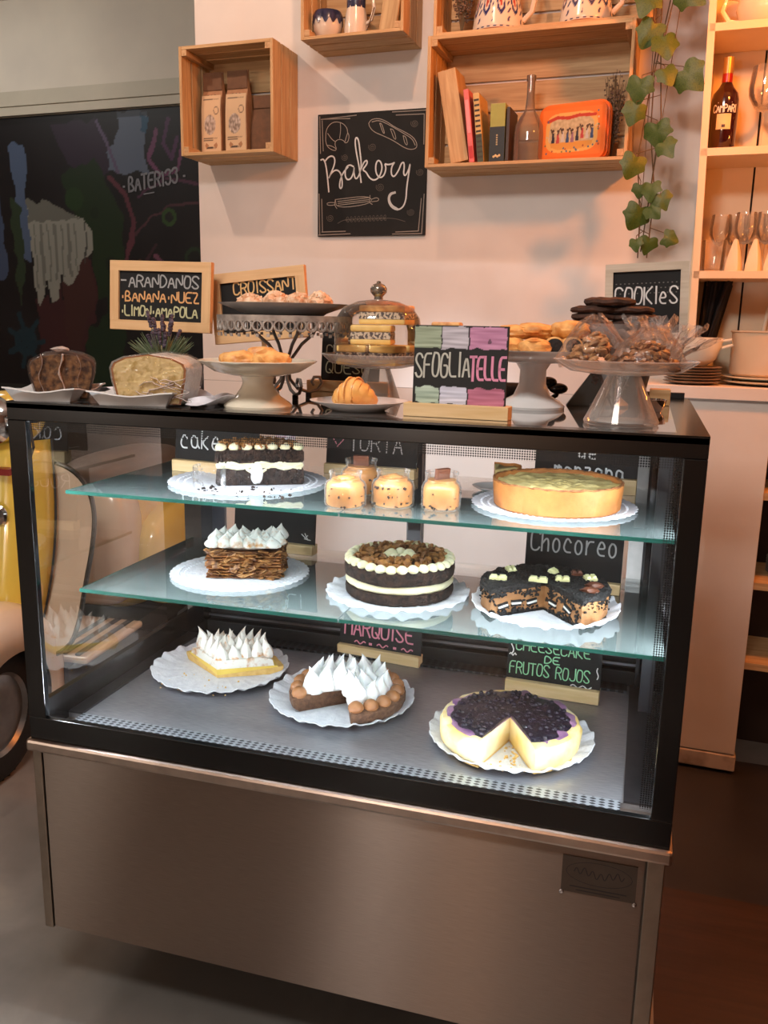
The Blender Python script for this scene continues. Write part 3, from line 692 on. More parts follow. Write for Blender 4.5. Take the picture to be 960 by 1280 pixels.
for j in range(4):
    for i in range(6):
        obj('meringue_peak', pk[k % 4], None, t, (-.062 + i * .0245 + (j % 2) * .006 + rn.uniform(-.002, .002), -.034 + j * .025, .064), (0, 0, rn.uniform(0, 6)), sc=(1, 1, rn.uniform(.75, 1.1))); k += 1

wavyplate('paper_plate', 'thin white paper plate under the whole chocolate layer cake', .675, .243, ZL, .139, 2, h=.006)
t = thing('chocolate_layer_cake', 'whole round dark chocolate cake with cream filling, piped cream ring and walnut crumble', 'cake', (.677, .246, z))
obj('sponge_layer', M().lathe([(0, 0), (.099, 0), (.103, .003), (.1045, .009), (.104, .016), (.1035, .021), (.098, .0232), (0, .0232)], 120, fn=lambda r, z_, a: (r * (1 + .016 * noise.noise(Vector((math.cos(a) * 14, math.sin(a) * 14, z_ * 160)))), z_)), m_choc, t)
obj('cream_filling', M().lathe([(0, .0225), (.100, .0225), (.1045, .027), (.1035, .034), (.101, .038), (0, .038)], 96, fn=lambda r, z_, a: (r * (1 + .008 * noise.noise(Vector((math.cos(a) * 6, math.sin(a) * 6, z_ * 200)))), z_ + .002 * noise.noise(Vector((math.cos(a) * 5, math.sin(a) * 5, 3))))), m_icing, t)
obj('sponge_layer', M().lathe([(0, .037), (.100, .037), (.1045, .040), (.106, .046), (.1065, .053), (.106, .060), (.101, .066), (0, .066)], 120, fn=lambda r, z_, a: (r * (1 + .016 * noise.noise(Vector((math.cos(a) * 14, math.sin(a) * 14, z_ * 160)))), z_ + .0015 * math.sin(5 * a))), m_choc, t)
dl = M().lathe([(0, 0), (.009, 0), (.0113, .004), (.010, .009), (.005, .013), (0, .0142)], 14).mesh('cream_dollop'); dl.materials.append(m_icing)
for i in range(30):
    a = 2 * PI * i / 30; obj('cream_dollop', dl, None, t, (.096 * math.cos(a), .096 * math.sin(a), .0635 + .001 * math.sin(5 * a)), (0, 0, i))
for i in range(7):
    a = 2 * PI * i / 7; obj('cream_dollop', dl, None, t, (.022 * math.cos(a), .022 * math.sin(a), .066), sc=(1.1, 1.1, 1.1))
obj('walnut_crumble', chunks(330, None, lambda r_: disk_pt(r_, .030, .090, .069 + r_.uniform(-.002, .009)), .006, .016, 7), m_crumble, t, kind='stuff')

wavyplate('paper_plate', 'deep white paper plate under the black-topped caramel cake', .96, .231, ZL, .135, 4, h=.016)
t = thing('biscuit_caramel_cake', 'black crumb-topped caramel mousse cake with white chocolate pieces, front slice missing', 'cake', (.958, .225, ZL + .0022))
A0, A1 = math.radians(-50), math.radians(222)
R_ = .115
obj('mousse_body', sector([(0, .004), (R_ - .004, .004), (R_, .010), (R_ - .001, .046), (0, .047)], A0, A1, amp=.003, n=70), m_mousse, t, fixn=True)
obj('biscuit_base', sector(cyl(R_ - .001, 0, .006, .001), A0, A1, amp=.004, n=70), m_blackcr, t, fixn=True)
obj('crumb_topping', sector([(0, .046), (R_ + .001, .0445), (R_ + .002, .050), (R_ - .003, .055), (0, .055)], A0 - .01, A1 + .01, amp=.006, n=90, freq=120), m_blackcr, t, fixn=True)
obj('loose_crumbs', chunks(260, None, lambda r_: Vector((math.cos(b := r_.uniform(A0, A1)) * (R_ + .001), math.sin(b) * (R_ + .001), .046 - abs(r_.gauss(0, .012)))), .002, .006, 12), m_blackcr, t, kind='stuff')
cf = M(); r_ = random.Random(77)
for a, sg in ((A0, -1), (A1, 1)):
    for i in range(120):
        rr = r_.uniform(.01, R_); zz = r_.choice([r_.uniform(.001, .012), r_.uniform(.036, .048), r_.uniform(.002, .048)]); s_ = r_.uniform(.0015, .0045)
        cf.box(-s_, -s_ * .5, -s_ * .5, s_, s_ * .5, s_ * .5, Matrix.Translation((rr * math.cos(a), rr * math.sin(a), zz)) @ Matrix.Rotation(a, 4, 'Z') @ Matrix.Rotation(r_.uniform(-1, 1), 4, 'Y'))
for i in range(420):
    p = disk_pt(r_, 0, R_ - .004, .0553, A0, A1); s_ = r_.uniform(.0012, .003); cf.box(-s_, -s_, -s_ * .6, s_, s_, s_ * .6, Matrix.Translation(p) @ Matrix.Rotation(r_.uniform(0, 3), 4, 'Z'), tp=.5)
obj('surface_crumbs', cf, m_blackcr, t, kind='stuff')
def bar(w, d, h, n): 
    m = M().box(-w / 2, -d / 2, 0, w / 2, d / 2, h * .6)
    for i in range(n): m.box(-w / 2 + w * i / n + .001, -d / 2 + .001, h * .55, -w / 2 + w * (i + 1) / n - .001, d / 2 - .001, h, tp=.3)
    return m
for (px, py, w, rz, mt, tilt) in ((-.083, -.018, .032, .1, m_wchoc, 0), (-.012, -.004, .034, .05, m_wchoc, 0), (.030, .014, .026, .1, m_wchoc, .1), (-.070, .048, .018, .6, m_wchoc, .3), (.008, .060, .016, 1.2, m_wchoc, .4), (.078, .040, .022, .5, m_wchoc, .2), (.052, .062, .020, .2, m_mchoc, 0)):
    obj('chocolate_piece', bar(w, .016, .009, 2), mt, t, (px, py, .0545), (tilt, 0, rz), label=None)
for (px, py) in ((.088, -.008), (.082, -.042)):
    obj('chocolate_blob', M().blob((0, 0, .003), (.016, .010, .006), 5, .2, 3, sub=2, floor=0), m_mchoc, t, (px, py, .0545))
for a, rs in ((A0, (.030, .075)), (A1, (.028, .062, .09))):
    for rr in rs:
        c, s_ = math.cos(a), math.sin(a); sg = -1 if a == A0 else 1
        b_ = obj('biscuit_slice', M().box(-.0105, -.0035, -.0055, .0105, .0035, -.002).box(-.0105, -.0035, .002, .0105, .0035, .0055), m_blackcr, t, (rr * c, rr * s_, .022 + .004 * math.sin(rr * 200)), (0, .35 * math.sin(rr * 99), a))
        obj('biscuit_cream', M().box(-.0100, -.0036, -.002, .0100, .0036, .002), mat('white biscuit cream', (.92, .92, .90)), b_)

# ================================================================== UPPER SHELF
doily('paper_doily', 'wide scalloped white doily with dark crumbs under the wrapped half cake', .351, .263, ZU, .157)
z = ZU + .0022
t = thing('half_chocolate_cake', 'half chocolate and cream cake with nut crumble, cut face wrapped in clear film', 'cake', (.392, .232, z), 0)
A0, A1 = math.radians(28), math.radians(208)
Rc = .086
obj('sponge_layer', sector(cyl(Rc, 0, .034, .004), A0, A1, amp=.003, n=44), m_choc, t, fixn=True)
obj('cream_filling', sector(cyl(Rc - .001, .0335, .044, .003), A0, A1, amp=.003, n=44), m_icing, t, fixn=True)
obj('sponge_layer', sector(cyl(Rc + .001, .0435, .070, .005), A0, A1, amp=.003, n=44), m_choc, t, fixn=True)
for i in range(13):
    a = A0 + .1 + (A1 - A0 - .2) * i / 12; obj('cream_dollop', dl, None, t, (.076 * math.cos(a), .076 * math.sin(a), .069), (0, 0, i))
for i in range(7):
    b = -.075 + i * .025; obj('cream_dollop', dl, None, t, (b * math.cos(A0) - .010 * math.sin(A0), b * math.sin(A0) + .010 * math.cos(A0), .069), (0, 0, i))
obj('nut_crumble', chunks(330, None, lambda r_: disk_pt(r_, .0, .080, .075 + r_.uniform(-.001, .009), A0 + .1, A1 - .1), .006, .013, 17), m_crumble, t, kind='stuff')
cf2 = M(); r_ = random.Random(19)
for i in range(260):
    b = r_.uniform(-.083, .083); zz = r_.choice([r_.uniform(.002, .032), r_.uniform(.046, .068)]); s_ = r_.uniform(.0012, .0042); q = r_.uniform(.0, .0022)
    cf2.box(-s_, -s_ * .5, -s_ * .6, s_, s_ * .5, s_ * .6, Matrix.Translation((b * math.cos(A0) + q * math.sin(A0), b * math.sin(A0) - q * math.cos(A0), zz)) @ Matrix.Rotation(r_.uniform(0, 3), 4, 'Z') @ Matrix.Rotation(r_.uniform(0, 3), 4, 'Y'), tp=.3)
obj('sponge_crumbs', cf2, m_choc, t, kind='stuff')
sw = M()
for k in range(2):
    P_ = [(-.080 + .0115 * i, .039 + .006 * math.sin(i * .8 + k * 2) - .010 * math.exp(-((i - 7) / 2.2) ** 2) * (1 - k)) for i in range(15)]
    sw.tube([(b * math.cos(A0) + .001 * math.sin(A0), b * math.sin(A0) - .001 * math.cos(A0), zz) for b, zz in P_], [.0035 + .001 * math.sin(i * 1.3) for i in range(15)], 6)
obj('cream_ripple', sw, m_icing, t, label='wavy cream line on the cut face')
# clear acetate collar pressed on the cut face with a curled loop at the left
fl = M(); pts = []
for i in range(14): b = .088 - .176 * i / 13; pts.append((b * math.cos(A0) + .003 * math.sin(A0), b * math.sin(A0) - .003 * math.cos(A0)))
ex, ey = pts[-1]
for i in range(1, 22):
    a = A0 + PI - .25 + i * .30; ex += .012 * math.cos(a) * (1 - i * .02); ey += .012 * math.sin(a) * (1 - i * .02); pts.append((ex, ey))
for (x0, y0), (x1, y1) in zip(pts[:-1], pts[1:]): fl.add([(x0, y0, .001), (x1, y1, .001), (x1, y1, .047), (x0, y0, .047)], [(0, 1, 2, 3)], True)
obj('acetate_collar', fl, m_film, t, label='clear plastic film with a curled loop at the left')
obj('white_blob', M().blob((0, 0, 0), (.012, .006, .020), 4, .15, 3), m_mering, t, (-.004, -.007, .022), (0, 0, A0))
cr_ = chunks(46, None, lambda r_: Vector((r_.uniform(-.10, .10), -.055 + r_.uniform(-.055, .03), .0012)), .002, .008, 9)
obj('fallen_crumbs', cr_, m_choc, t, kind='stuff')

# jars
def jar(x, y, choc, label, sc=1.0):
    t = thing('dessert_jar', label, 'jar', (x, y, ZU), random.random(), 'caramel mousse jars on the upper shelf'); t.scale = (sc, sc, sc)
    sq = lambda r, z_, a: (r * (1 + .045 * math.cos(4 * a)) if z_ < .048 else r, z_)
    obj('glass_body', M().lathe([(0, 0), (.030, 0), (.0350, .004), (.0356, .010), (.0356, .038), (.033, .045), (.0275, .049), (.0275, .060), (.0292, .0605), (.0292, .064), (.0270, .064)], 48, fn=sq), glass('jar glass', (.99, .99, .99), refl=.5, edge=.34, edgec=(.72, .70, .66), white=.02), t)
    obj('mousse', M().lathe([(0, .003), (.029, .003), (.0325, .007), (.0325, .037), (.030, .043), (.025, .047), (.0245, .051), (0, .052)], 40, fn=sq), m_mousse_j, t)
    r_ = random.Random(x * 100)
    obj('biscuit_bits', chunks(34, None, lambda q: (lambda a, h: Vector((.0330 * math.cos(a), .0330 * math.sin(a), h)))(q.uniform(0, 6.28), q.choice([.005, .007, .010, .022, .030, .036])), .0025, .0065, int(x * 999)), m_choc, t, kind='stuff')
    if choc: obj('chocolate_square', M().box(-.014, -.004, 0, .014, .004, .020).box(-.012, -.0048, .004, .012, -.004, .016), m_mchoc, t, (0, 0, .050), (0.12, 0, 0), bevel=.001)
    else:
        obj('cream_swirl', M().blob((0, 0, .052), (.017, .017, .005), int(x * 50), .2, 3), m_mousse_j, t)
    return t
jar(.611, .111, False, 'glass jar of caramel mousse, leftmost of the front row')
jar(.689, .144, False, 'glass jar of caramel mousse, middle of the front row', 1.03)
jar(.775, .155, True, 'glass jar of caramel mousse with chocolate square, right of the front row', 1.03)
jar(.600, .235, True, 'glass jar of caramel mousse with chocolate square, behind the front row', 1.05)

# small slice on a saucer
t = thing('saucer', 'small white saucer holding a single slice of apple tart', 'plate', (.835, .360, ZU))
obj('dish', M().lathe([(0, 0), (.022, 0), (.040, .008), (.043, .010), (.038, .0085), (.022, .003), (0, .003)], 48), m_plate, t)
t = thing('apple_tart_slice', 'single slice of apple tart with pale filling on a saucer', 'tart slice', (.842, .325, ZU + .0105), math.radians(58))
obj('crust', sector(cyl(.072, 0, .026, .003), 0, .75, amp=.003, n=14), m_mousse, t, fixn=True)
obj('filling', sector(cyl(.069, .0255, .037, .003), .01, .74, amp=.006, n=14), m_fill, t, fixn=True)
obj('crust_rim', sector([(0, 0), (.073, 0), (.079, .036), (.076, .040), (.072, .036), (0, .0005)], 0, .75, amp=.003, n=14), m_crust, t, fixn=True)

doily('paper_doily', 'scalloped white doily under the whole apple tart', .962, .254, ZU, .147)
t = thing('apple_tart', 'whole round apple tart with tall golden crust and pale lumpy top', 'tart', (.968, .244, z))
def tf(r, z_, a):
    k_ = 1 + .010 * noise.noise(Vector((math.cos(a) * 3, math.sin(a) * 3, z_ * 40)))
    if z_ > .038: z_ += .0028 * noise.noise(Vector((math.cos(a) * 9, math.sin(a) * 9, 2)))
    return r * k_, z_
obj('crust', M().lathe([(0, 0), (.108, 0), (.1125, .004), (.1155, .040), (.1160, .0475), (.1120, .0485), (.1085, .044), (.107, .030)], 120, fn=tf), m_crust, t)
gv = M(); n1, n2 = 26, 72; vs = [(0, 0, .044)]; fs = []
for i in range(1, n1 + 1):
    for j in range(n2):
        a = 2 * PI * j / n2; r = .1095 * i / n1; q = Vector((r * math.cos(a), r * math.sin(a), 0)); vs.append((q.x, q.y, .0425 + .0045 * noise.noise(q * 55) + .002 * noise.noise(q * 160)))
for j in range(n2): fs.append((0, 1 + j, 1 + (j + 1) % n2))
for i in range(n1 - 1):
    for j in range(n2): a = 1 + i * n2 + j; b = 1 + i * n2 + (j + 1) % n2; fs.append((a, a + n2, b + n2, b))
gv.add(vs, fs, True); obj('filling', gv, m_fill, t)
rp = [(.1135 * math.cos(a_ * PI / 60), .1135 * math.sin(a_ * PI / 60), .0485 + .002 * noise.noise(Vector((math.cos(a_ * PI / 60) * 12, math.sin(a_ * PI / 60) * 12, 2)))) for a_ in range(121)]
obj('browned_rim', M().tube(rp, [.0022 + .0012 * noise.noise(Vector((k * .4, 0, 0))) for k in range(121)], 6, cap=False), mat('browned crust rim', (.62, .40, .22), (.42, .25, .12), rough=.7, scale=90), t, label='browned uneven crust rim')

# ================================================================== SIGNS
def sign(name, label, x, y, z, rz, w, h, bh, texts, lw=.003, cat='sign', lean=.10, bw_=None, extra=None, board=None, bd=.03):
    t = thing(name, label, cat, (x, y, z), rz)
    bw_ = bw_ or w
    obj('wooden_base', M().box(-bw_ / 2, -bd / 2, 0, bw_ / 2, bd / 2, bh), m_lightwood, t, bevel=.0015)
    o = obj('chalkboard_panel', M().box(-w / 2, 0, 0, w / 2, .004, h), board or m_board, t, (0, -.002, bh - .006), (-lean, 0, 0))
    for i, (s_, x0, z0, hh, ww, c) in enumerate(texts):
        m = M(); write(m, s_, x0, z0, hh, ww, lw)
        obj('lettering', m, mat('chalk %02d%02d%02d' % tuple(int(q * 99) for q in c), c, rough=.8), o)
    if extra: extra(o)
    return t, o
WH = (.86, .86, .86); PK = (.85, .52, .60); GR = (.55, .80, .62)
chalk = mat('chalk white', WH, rough=.8); chalkp = mat('chalk pink', PK, rough=.8)
def ex_marq(o):
    m = M()
    for x0 in (-.066, -.006, .058):
        m.ribbon([(x0 + .028 * i / 10, .014 + .0035 * math.sin(i * .9)) for i in range(11)], .0032)
    for x0 in (-.024, .040): m.ribbon([(x0, .014)], .006)
    obj('chalk_marks', m, chalkp, o)
sign('chalkboard_sign', 'chalkboard sign with MARQUISE in pink chalk behind the meringue cake', .538, .590, ZD, math.radians(-7), .215, .125, .026, [('MARQUISE', -.094, .031, .040, .185, PK)], lw=.0042, extra=ex_marq)
def ex_fr(o):
    m = M()
    m.ribbon([(.040 + .044 * i / 12, .008 + .003 * math.sin(i * 1.1)) for i in range(13)], .0025)
    m.ribbon([(-.093 + .003 * math.sin(i), .062 + i * .005) for i in range(8)], .0025); m.ribbon([(-.098 + .014 * i / 6, .060 + .003 * math.sin(i * 1.6)) for i in range(7)], .0025)
    m.ribbon([(.095 + .002 * math.sin(i), .030 + i * .004) for i in range(7)], .0022)
    obj('chalk_marks', m, chalk, o)
sign('chalkboard_sign', 'chalkboard sign with FRUTOS ROJOS in green chalk behind the berry cheesecake', .961, .507, ZD, math.radians(-3), .205, .13, .030, [('CHEESECAKE', -.085, .072, .024, .165, GR), ('DE', -.020, .050, .016, .036, GR), ('FRUTOS ROJOS', -.096, .018, .027, .178, GR)], lw=.0026, extra=ex_fr)
def ex_rog(o):
    m = M(); m.ribbon([(.070, .028), (.082, .018)], .002); m.ribbon([(.078, .030), (.086, .016)], .002); m.ribbon([(.085, .026), (.076, .018), (.092, .016)], .002); obj('chalk_marks', m, chalk, o)
sign('chalkboard_sign', 'chalkboard sign with ROGEL in white chalk behind the flaky caramel cake', .322, .455, ZL, math.radians(-4), .205, .125, .022, [('ROGeL!', -.085, .086, .034, .160, WH)], lw=.0028, extra=ex_rog)
sign('chalkboard_sign', 'chalkboard sign reading Chocoreo standing behind the black-topped cake', .995, .385, ZL, math.radians(-3), .190, .118, .022, [('Chocoreo', -.085, .056, .040, .175, (.60, .60, .60))], lw=.0034)
def ex_cake(o): pass
sign('chalkboard_sign', 'chalkboard sign with the word cake on the left of the upper shelf', .245, .330, ZU, math.radians(-6), .205, .120, .025, [('carrot', -.090, .082, .036, .15, WH), ('cake', -.088, .032, .040, .105, WH)], lw=.0034)
def ex_torta(o):
    m = M(); m.ribbon(chaikin([(-.080, .048), (-.090, .062), (-.082, .070), (-.074, .062), (-.066, .072), (-.058, .064), (-.078, .042)]), .0024); obj('chalk_heart', m, chalkp, o)
sign('chalkboard_sign', 'chalkboard sign with TORTA and a chalk heart behind the mousse jars', .558, .430, ZU, math.radians(-3), .205, .105, .022, [('TORTA', -.050, .036, .036, .125, (.70, .68, .68))], lw=.0028, extra=ex_torta)
sign('chalkboard_sign', 'chalkboard sign ending in de manzana behind the whole apple tart', 1.005, .428, ZU, math.radians(-2), .200, .115, .030, [('de', -.015, .042, .024, .04, WH), ('manzana', -.060, .003, .030, .14, WH)], lw=.0036)
# price tag card
t = thing('pink_card', 'small white card with pink pattern behind the wrapped half cake', 'card', (.395, .345, ZU)); 
obj('card', M().box(-.022, 0, 0, .022, .0015, .090, T=Matrix.Rotation(-.08, 4, 'X')), mat('pink patterned card', (.90, .84, .85), (.85, .70, .74), rough=.6, scale=220, contrast=(.45, .55)), t, (0, 0, .001))
# ================================================================== ON TOP OF THE CASE (z = 1.25)
ZT = 1.2502
m_grey = mat('grey stoneware plate', (.62, .62, .62), (.56, .56, .57), rough=.3, scale=20)
m_filig = mat('whitewashed metal', (.66, .63, .60), (.52, .49, .47), rough=.55, metal=.2, scale=60)
def framed(name, label, x, y, z, w, h, texts, rz=0, tilt=0, fw=.022, stick=True, lw=.0035, extra=None, fm=None, group=None):
    """framed chalkboard held up on a stick and foot; z is the height of the frame's lower edge above the case top"""
    t = thing(name, label, 'sign', (x, y, ZT), rz)
    fr = obj('frame', M().box(-w / 2, -.006, 0, w / 2, .008, fw), fm or m_frame, t, (0, 0, z), (-.06, tilt, 0), bevel=.0012)
    obj('frame_top', M().box(-w / 2, -.006, h - fw, w / 2, .008, h), fm or m_frame, fr)
    for x_ in (-w / 2, w / 2 - fw): obj('frame_side', M().box(x_, -.0058, fw, x_ + fw, .0078, h - fw), m_framez if fm is None else fm, fr)
    bo = obj('chalkboard_panel', M().box(-w / 2 + fw, 0, fw, w / 2 - fw, .005, h - fw), m_board, fr)
    for (s_, x0, z0, hh, ww, c) in texts:
        m = M(); write(m, s_, x0, z0, hh, ww, lw); obj('lettering', m, mat('chalk %02d%02d%02d' % tuple(int(q * 99) for q in c), c, rough=.8), bo)
    if extra: extra(bo)
    if stick:
        obj('stick', M().box(-.005, .008, .004, .005, .014, z + h * .5), m_lightwood, t, (0, 0, 0)); obj('foot', M().box(-.03, -.018, 0, .03, .034, .006), m_lightwood, t)
    return t
framed('framed_chalkboard', 'framed chalkboard listing ARANDANOS, BANANA and LIMON behind the lemon loaf', .052, .45, .122, .252, .152,
       [('-ARANDANOS', -.100, .096, .026, .198, (.66, .66, .66)), ('.BANANA.NUEZ', -.100, .064, .022, .198, (.90, .68, .45)), ('.LIMON.AMAPOLA', -.100, .032, .022, .195, (.78, .77, .60))], tilt=.02)
framed('framed_chalkboard', 'tilted framed chalkboard with CROISSANT written in yellow chalk', .276, .505, .105, .228, .155,
       [('CROISSANT', -.060, .106, .026, .155, (.90, .72, .48)), ('RELLENO', -.04, .070, .022, .11, (.85, .85, .80)), ('JAMON', -.07, .032, .018, .08, (.85, .85, .85))], tilt=-.10)
def ex_cook(bo):
    m = M()
    for i in range(15):
        for j in range(3): m.ribbon([(-.060 + i * .0085 + (j % 2) * .004, .098 + j * .010)], .0020, -.0004)
    obj('chalk_dots', m, mat('faint chalk', (.45, .45, .44), rough=.9), bo)
framed('framed_chalkboard', 'pale-framed chalkboard with COOKIES in white chalk behind the nuts', 1.098, .60, .122, .165, .158,
       [('COOKIeS', -.062, .076, .034, .128, (.88, .88, .88))], tilt=-.05, fm=mat('pale grey wood', (.80, .75, .68), (.74, .68, .60), rough=.6, scale=8, stretch=(1, 14, 14)), lw=.0032, extra=ex_cook, fw=.016)
# QUESO sign
sign('chalkboard_sign', 'chalkboard sign ending in QUESO behind the croissant plate', .485, .50, ZT, math.radians(-2), .135, .128, .024,
     [('SCON', -.010, .092, .020, .07, (.72, .74, .68)), ('CLASICO', -.056, .058, .024, .11, (.72, .74, .68)), ('QUESO', -.056, .022, .024, .105, (.72, .76, .66))], lw=.0026, bw_=.19, bd=.035)
# SFOGLIATELLE sign : painted board
def sf_col(U, V):
    n = np.array([noise.noise(Vector((a * 3, b * 34, 3))) for a, b in zip(U, V)]); n2 = np.array([noise.noise(Vector((a * 11, b * 11, 9))) for a, b in zip(U, V)])
    C = np.zeros((len(U), 3)) + .07
    u = U + n2 * .012; v = V + n2 * .03
    for (a, b, col_) in ((0.0, .29, (.58, .63, .54)), (.30, .585, (.70, .68, .72)), (.60, .985, (.72, .50, .63))):
        k = ((u > a) & (u < b) & (v > .72) & (v < .985)); C[k] = np.array(col_) + n[k][:, None] * .16
    for (a, b, col_) in ((0.03, .29, (.62, .70, .64)), (.30, .585, (.76, .77, .84)), (.60, .985, (.70, .42, .52))):
        k = ((u > a) & (u < b) & (v > .03) & (v < .24)); C[k] = np.array(col_) + n[k][:, None] * .16
    sp = ((U - .80) ** 2 * 2 + (V - .83) ** 2 < .0012 + n2 * .004); C[sp] *= .6
    return C
t = thing('painted_sign', 'SFOGLIATELLE sign painted with pale green, lilac and pink blocks on a pine base', 'sign', (.812, .085, ZT), math.radians(-3))
obj('wooden_base', M().box(-.088, -.016, 0, .088, .016, .022), m_lightwood, t, bevel=.001)
pm2 = obj('board', M().box(-.078, 0, 0, .078, .005, .130), m_board, t, (.002, -.004, .018), (-.05, 0, 0))
painted('painted_face', lambda u, v: (-.078 + .156 * u, -.0004, .130 * v), 130, 110, sf_col, vcol('sign paint', rough=.7), pm2)
m = M(); write(m, 'SFOGLIA', -.074, .046, .038, .094, .0032, -.0009, slope=.03); obj('lettering', m, mat('pale chalk pen', (.74, .74, .70), rough=.8), pm2, label='pale grey handwriting')
m = M(); write(m, 'TELLE', .018, .044, .036, .060, .0042, -.0009, slope=.03); obj('lettering', m, mat('pink chalk pen', (.86, .56, .68), rough=.8), pm2, label='pink handwriting')

# loaves on trays
def tray(x, y, rz, w, d, label):
    t = thing('serving_tray', label, 'tray', (x, y, ZT), rz)
    m = M(); vs = []; fs = []
    prof = [(.80, .0, .0), (.80, .0, .0022), (1.0, .024, .0)]
    def ring(k, z, dz=0): return [(k * w / 2 * sx + 0 * dz, k * d / 2 * sy if abs(sy) == 1 else 0, z) for sx, sy in ((-1, -1), (1, -1), (1, 1), (-1, 1))]
    def rect(kx, ky, z, n=6):
        P = []
        for (x0, y0), (x1, y1) in (((-1, -1), (1, -1)), ((1, -1), (1, 1)), ((1, 1), (-1, 1)), ((-1, 1), (-1, -1))):
            for i in range(n):
                q = i / n; wob = .004 * math.cos(q * 2 * PI) if z > .01 else 0
                P.append((kx * w / 2 * (x0 + (x1 - x0) * q), ky * d / 2 * (y0 + (y1 - y0) * q), z + wob))
        return P
    R = [rect(.80, .84, 0), rect(.97, .98, .018), rect(1.04, 1.03, .020), rect(1.035, 1.025, .0222), rect(.95, .96, .0195), rect(.78, .82, .0025)]
    n = len(R[0])
    for r in R: vs += r
    for i in range(len(R) - 1):
        for j in range(n): fs.append((i * n + j, i * n + (j + 1) % n, (i + 1) * n + (j + 1) % n, (i + 1) * n + j))
    fs.append(tuple(range(n))[::-1]); fs.append(tuple((len(R) - 1) * n + j for j in range(n)))
    m.add(vs, fs, True); obj('tray_body', m, m_plate, t, fixn=True); return t
m_loafd = mat('dark banana loaf', (.24, .14, .08), (.56, .40, .25), rough=.85, scale=85, bump=1., contrast=(.38, .64))
m_loafl = mat('lemon poppy crumb', (.84, .74, .50), (.72, .60, .34), rough=.8, scale=60, bump=.4, c3=(.88, .79, .58))
def loaf(T, w0, w1, L, h, mface, mskin, parent, dome=.010):
    """trapezoid loaf, cut face at y=0 looking to -y, body running back"""
    P = [(-w0 / 2, 0), (w0 / 2, 0), (w1 / 2 * .97, h * .55), (w1 / 2, h * .80), (w1 / 2 * .93, h * .93), (w1 / 2 * .62, h * 1.0 + dome * .4), (0, h + dome), (-w1 / 2 * .62, h + dome * .4), (-w1 / 2 * .93, h * .93), (-w1 / 2, h * .80), (-w1 / 2 * .97, h * .55)]
    b = obj('loaf_body', M().prism(P, .001, L), mskin, parent, T, fixn=True, bevel=.003)
    Q = [(x * .94, z * .95 + .002) for x, z in P]
    f = obj('cut_face', M().prism(Q, -.0015, .0012), mface, parent, T, fixn=True)
    return b, P
tray(.052, .072, math.radians(13), .128, .145, 'white rectangular tray holding the dark loaf at the left end')
tray(.238, .078, math.radians(10), .150, .150, 'white rectangular tray holding the glazed lemon loaf')
t = thing('banana_loaf', 'dark brown loaf cake wrapped in clear film on the leftmost tray', 'loaf cake', (.086, .046, ZT + .003), math.radians(33))
_, P = loaf((0, 0, 0), .088, .112, .10, .074, m_loafd, mat('dark loaf crust', (.24, .15, .09), (.33, .21, .13), rough=.6, scale=30), t)
fm = M(); Pw = [(x * 1.035, z * 1.03) for x, z in P]
fm.prism(Pw, -.004, .114); obj('film_wrap', fm, m_film, t, fixn=True)
fd = M()
for i, (xx, w) in enumerate(((0.0, .010), (-.035, .003), (.030, .002))):
    q = [(xx + .004 * math.sin(k * .9 + i), -.0055 - .002 * (k % 2), .004 + k * .0085) for k in range(10)]
    fd.tube(q, [w * (.6 + .3 * math.sin(k * 1.7)) for k in range(10)], 6, flat=.3)
obj('film_fold', fd, glass('milky film', (.9, .9, .9), refl=2, rough=.2, white=.38, edgec=(.85, .72, .66), bump=.6, bscale=90), t)
obj('film_twist', M().blob((0, .004, .090), (.016, .010, .005), 5, .3, 5), MATS['milky film'], t)
t = thing('lemon_loaf', 'white-glazed lemon poppy seed loaf wrapped in film on its tray', 'loaf cake', (.275, .030, ZT + .003), math.radians(14))
_, P = loaf((0, 0, 0), .110, .132, .115, .076, m_loafl, mat('sugar glaze', (.97, .96, .94), (.93, .91, .87), rough=.35, scale=18, coat=.4, bump=.3), t)
Pw = [(x * 1.03, z * 1.03) for x, z in P]
obj('film_wrap', M().prism(Pw, -.004, .119), m_film, t, fixn=True)
fd = M(); r_ = random.Random(2)
for i in range(9):
    a = r_.uniform(-.055, .03); q = [(a + k * r_.uniform(.006, .012), -.005 - .0012 * (k % 2), .010 + i * .004 + .006 * math.sin(k + i)) for k in range(7)]
    fd.tube(q, [.0018, .003, .0025, .004, .003, .002, .001], 5, flat=.4)
obj('film_fold', fd, MATS['milky film'], t)
obj('crust_edge', M().prism([(x * 1.0, z) for x, z in P], -.0008, .0004), mat('brown crust line', (.66, .42, .20), (.55, .33, .15), rough=.6), t, fixn=True)
# crumpled paper napkins between
def paper(label, x, y, rz, w, d, seed):
    n = 9; m = M(); vs = []; fs = []
    for j in range(n):
        for i in range(n):
            p = Vector((-w / 2 + w * i / (n - 1), -d / 2 + d * j / (n - 1), 0)); k = abs(noise.noise(Vector((p.x * 14, p.y * 14, seed)))) * .03; vs.append((p.x, p.y, .0008 + k))
    for j in range(n - 1):
        for i in range(n - 1): a = j * n + i; fs.append((a, a + 1, a + n + 1, a + n))
    m.add(vs, fs)
    o = obj('paper_napkin', m, mat('napkin paper', (.93, .93, .97), rough=.7), None, (x, y, ZT), (0, 0, rz)); sdf = o.modifiers.new('thick', 'SOLIDIFY'); sdf.thickness = .0006; sdf.offset = 1
    return tag(o, label, 'napkin')
paper('crumpled white paper napkin between the lemon loaf and the cream cake stand', .352, .125, .4, .085, .20, 3)
paper('crumpled white paper napkin between the two loaf trays', .120, .235, -.3, .12, .10, 8)
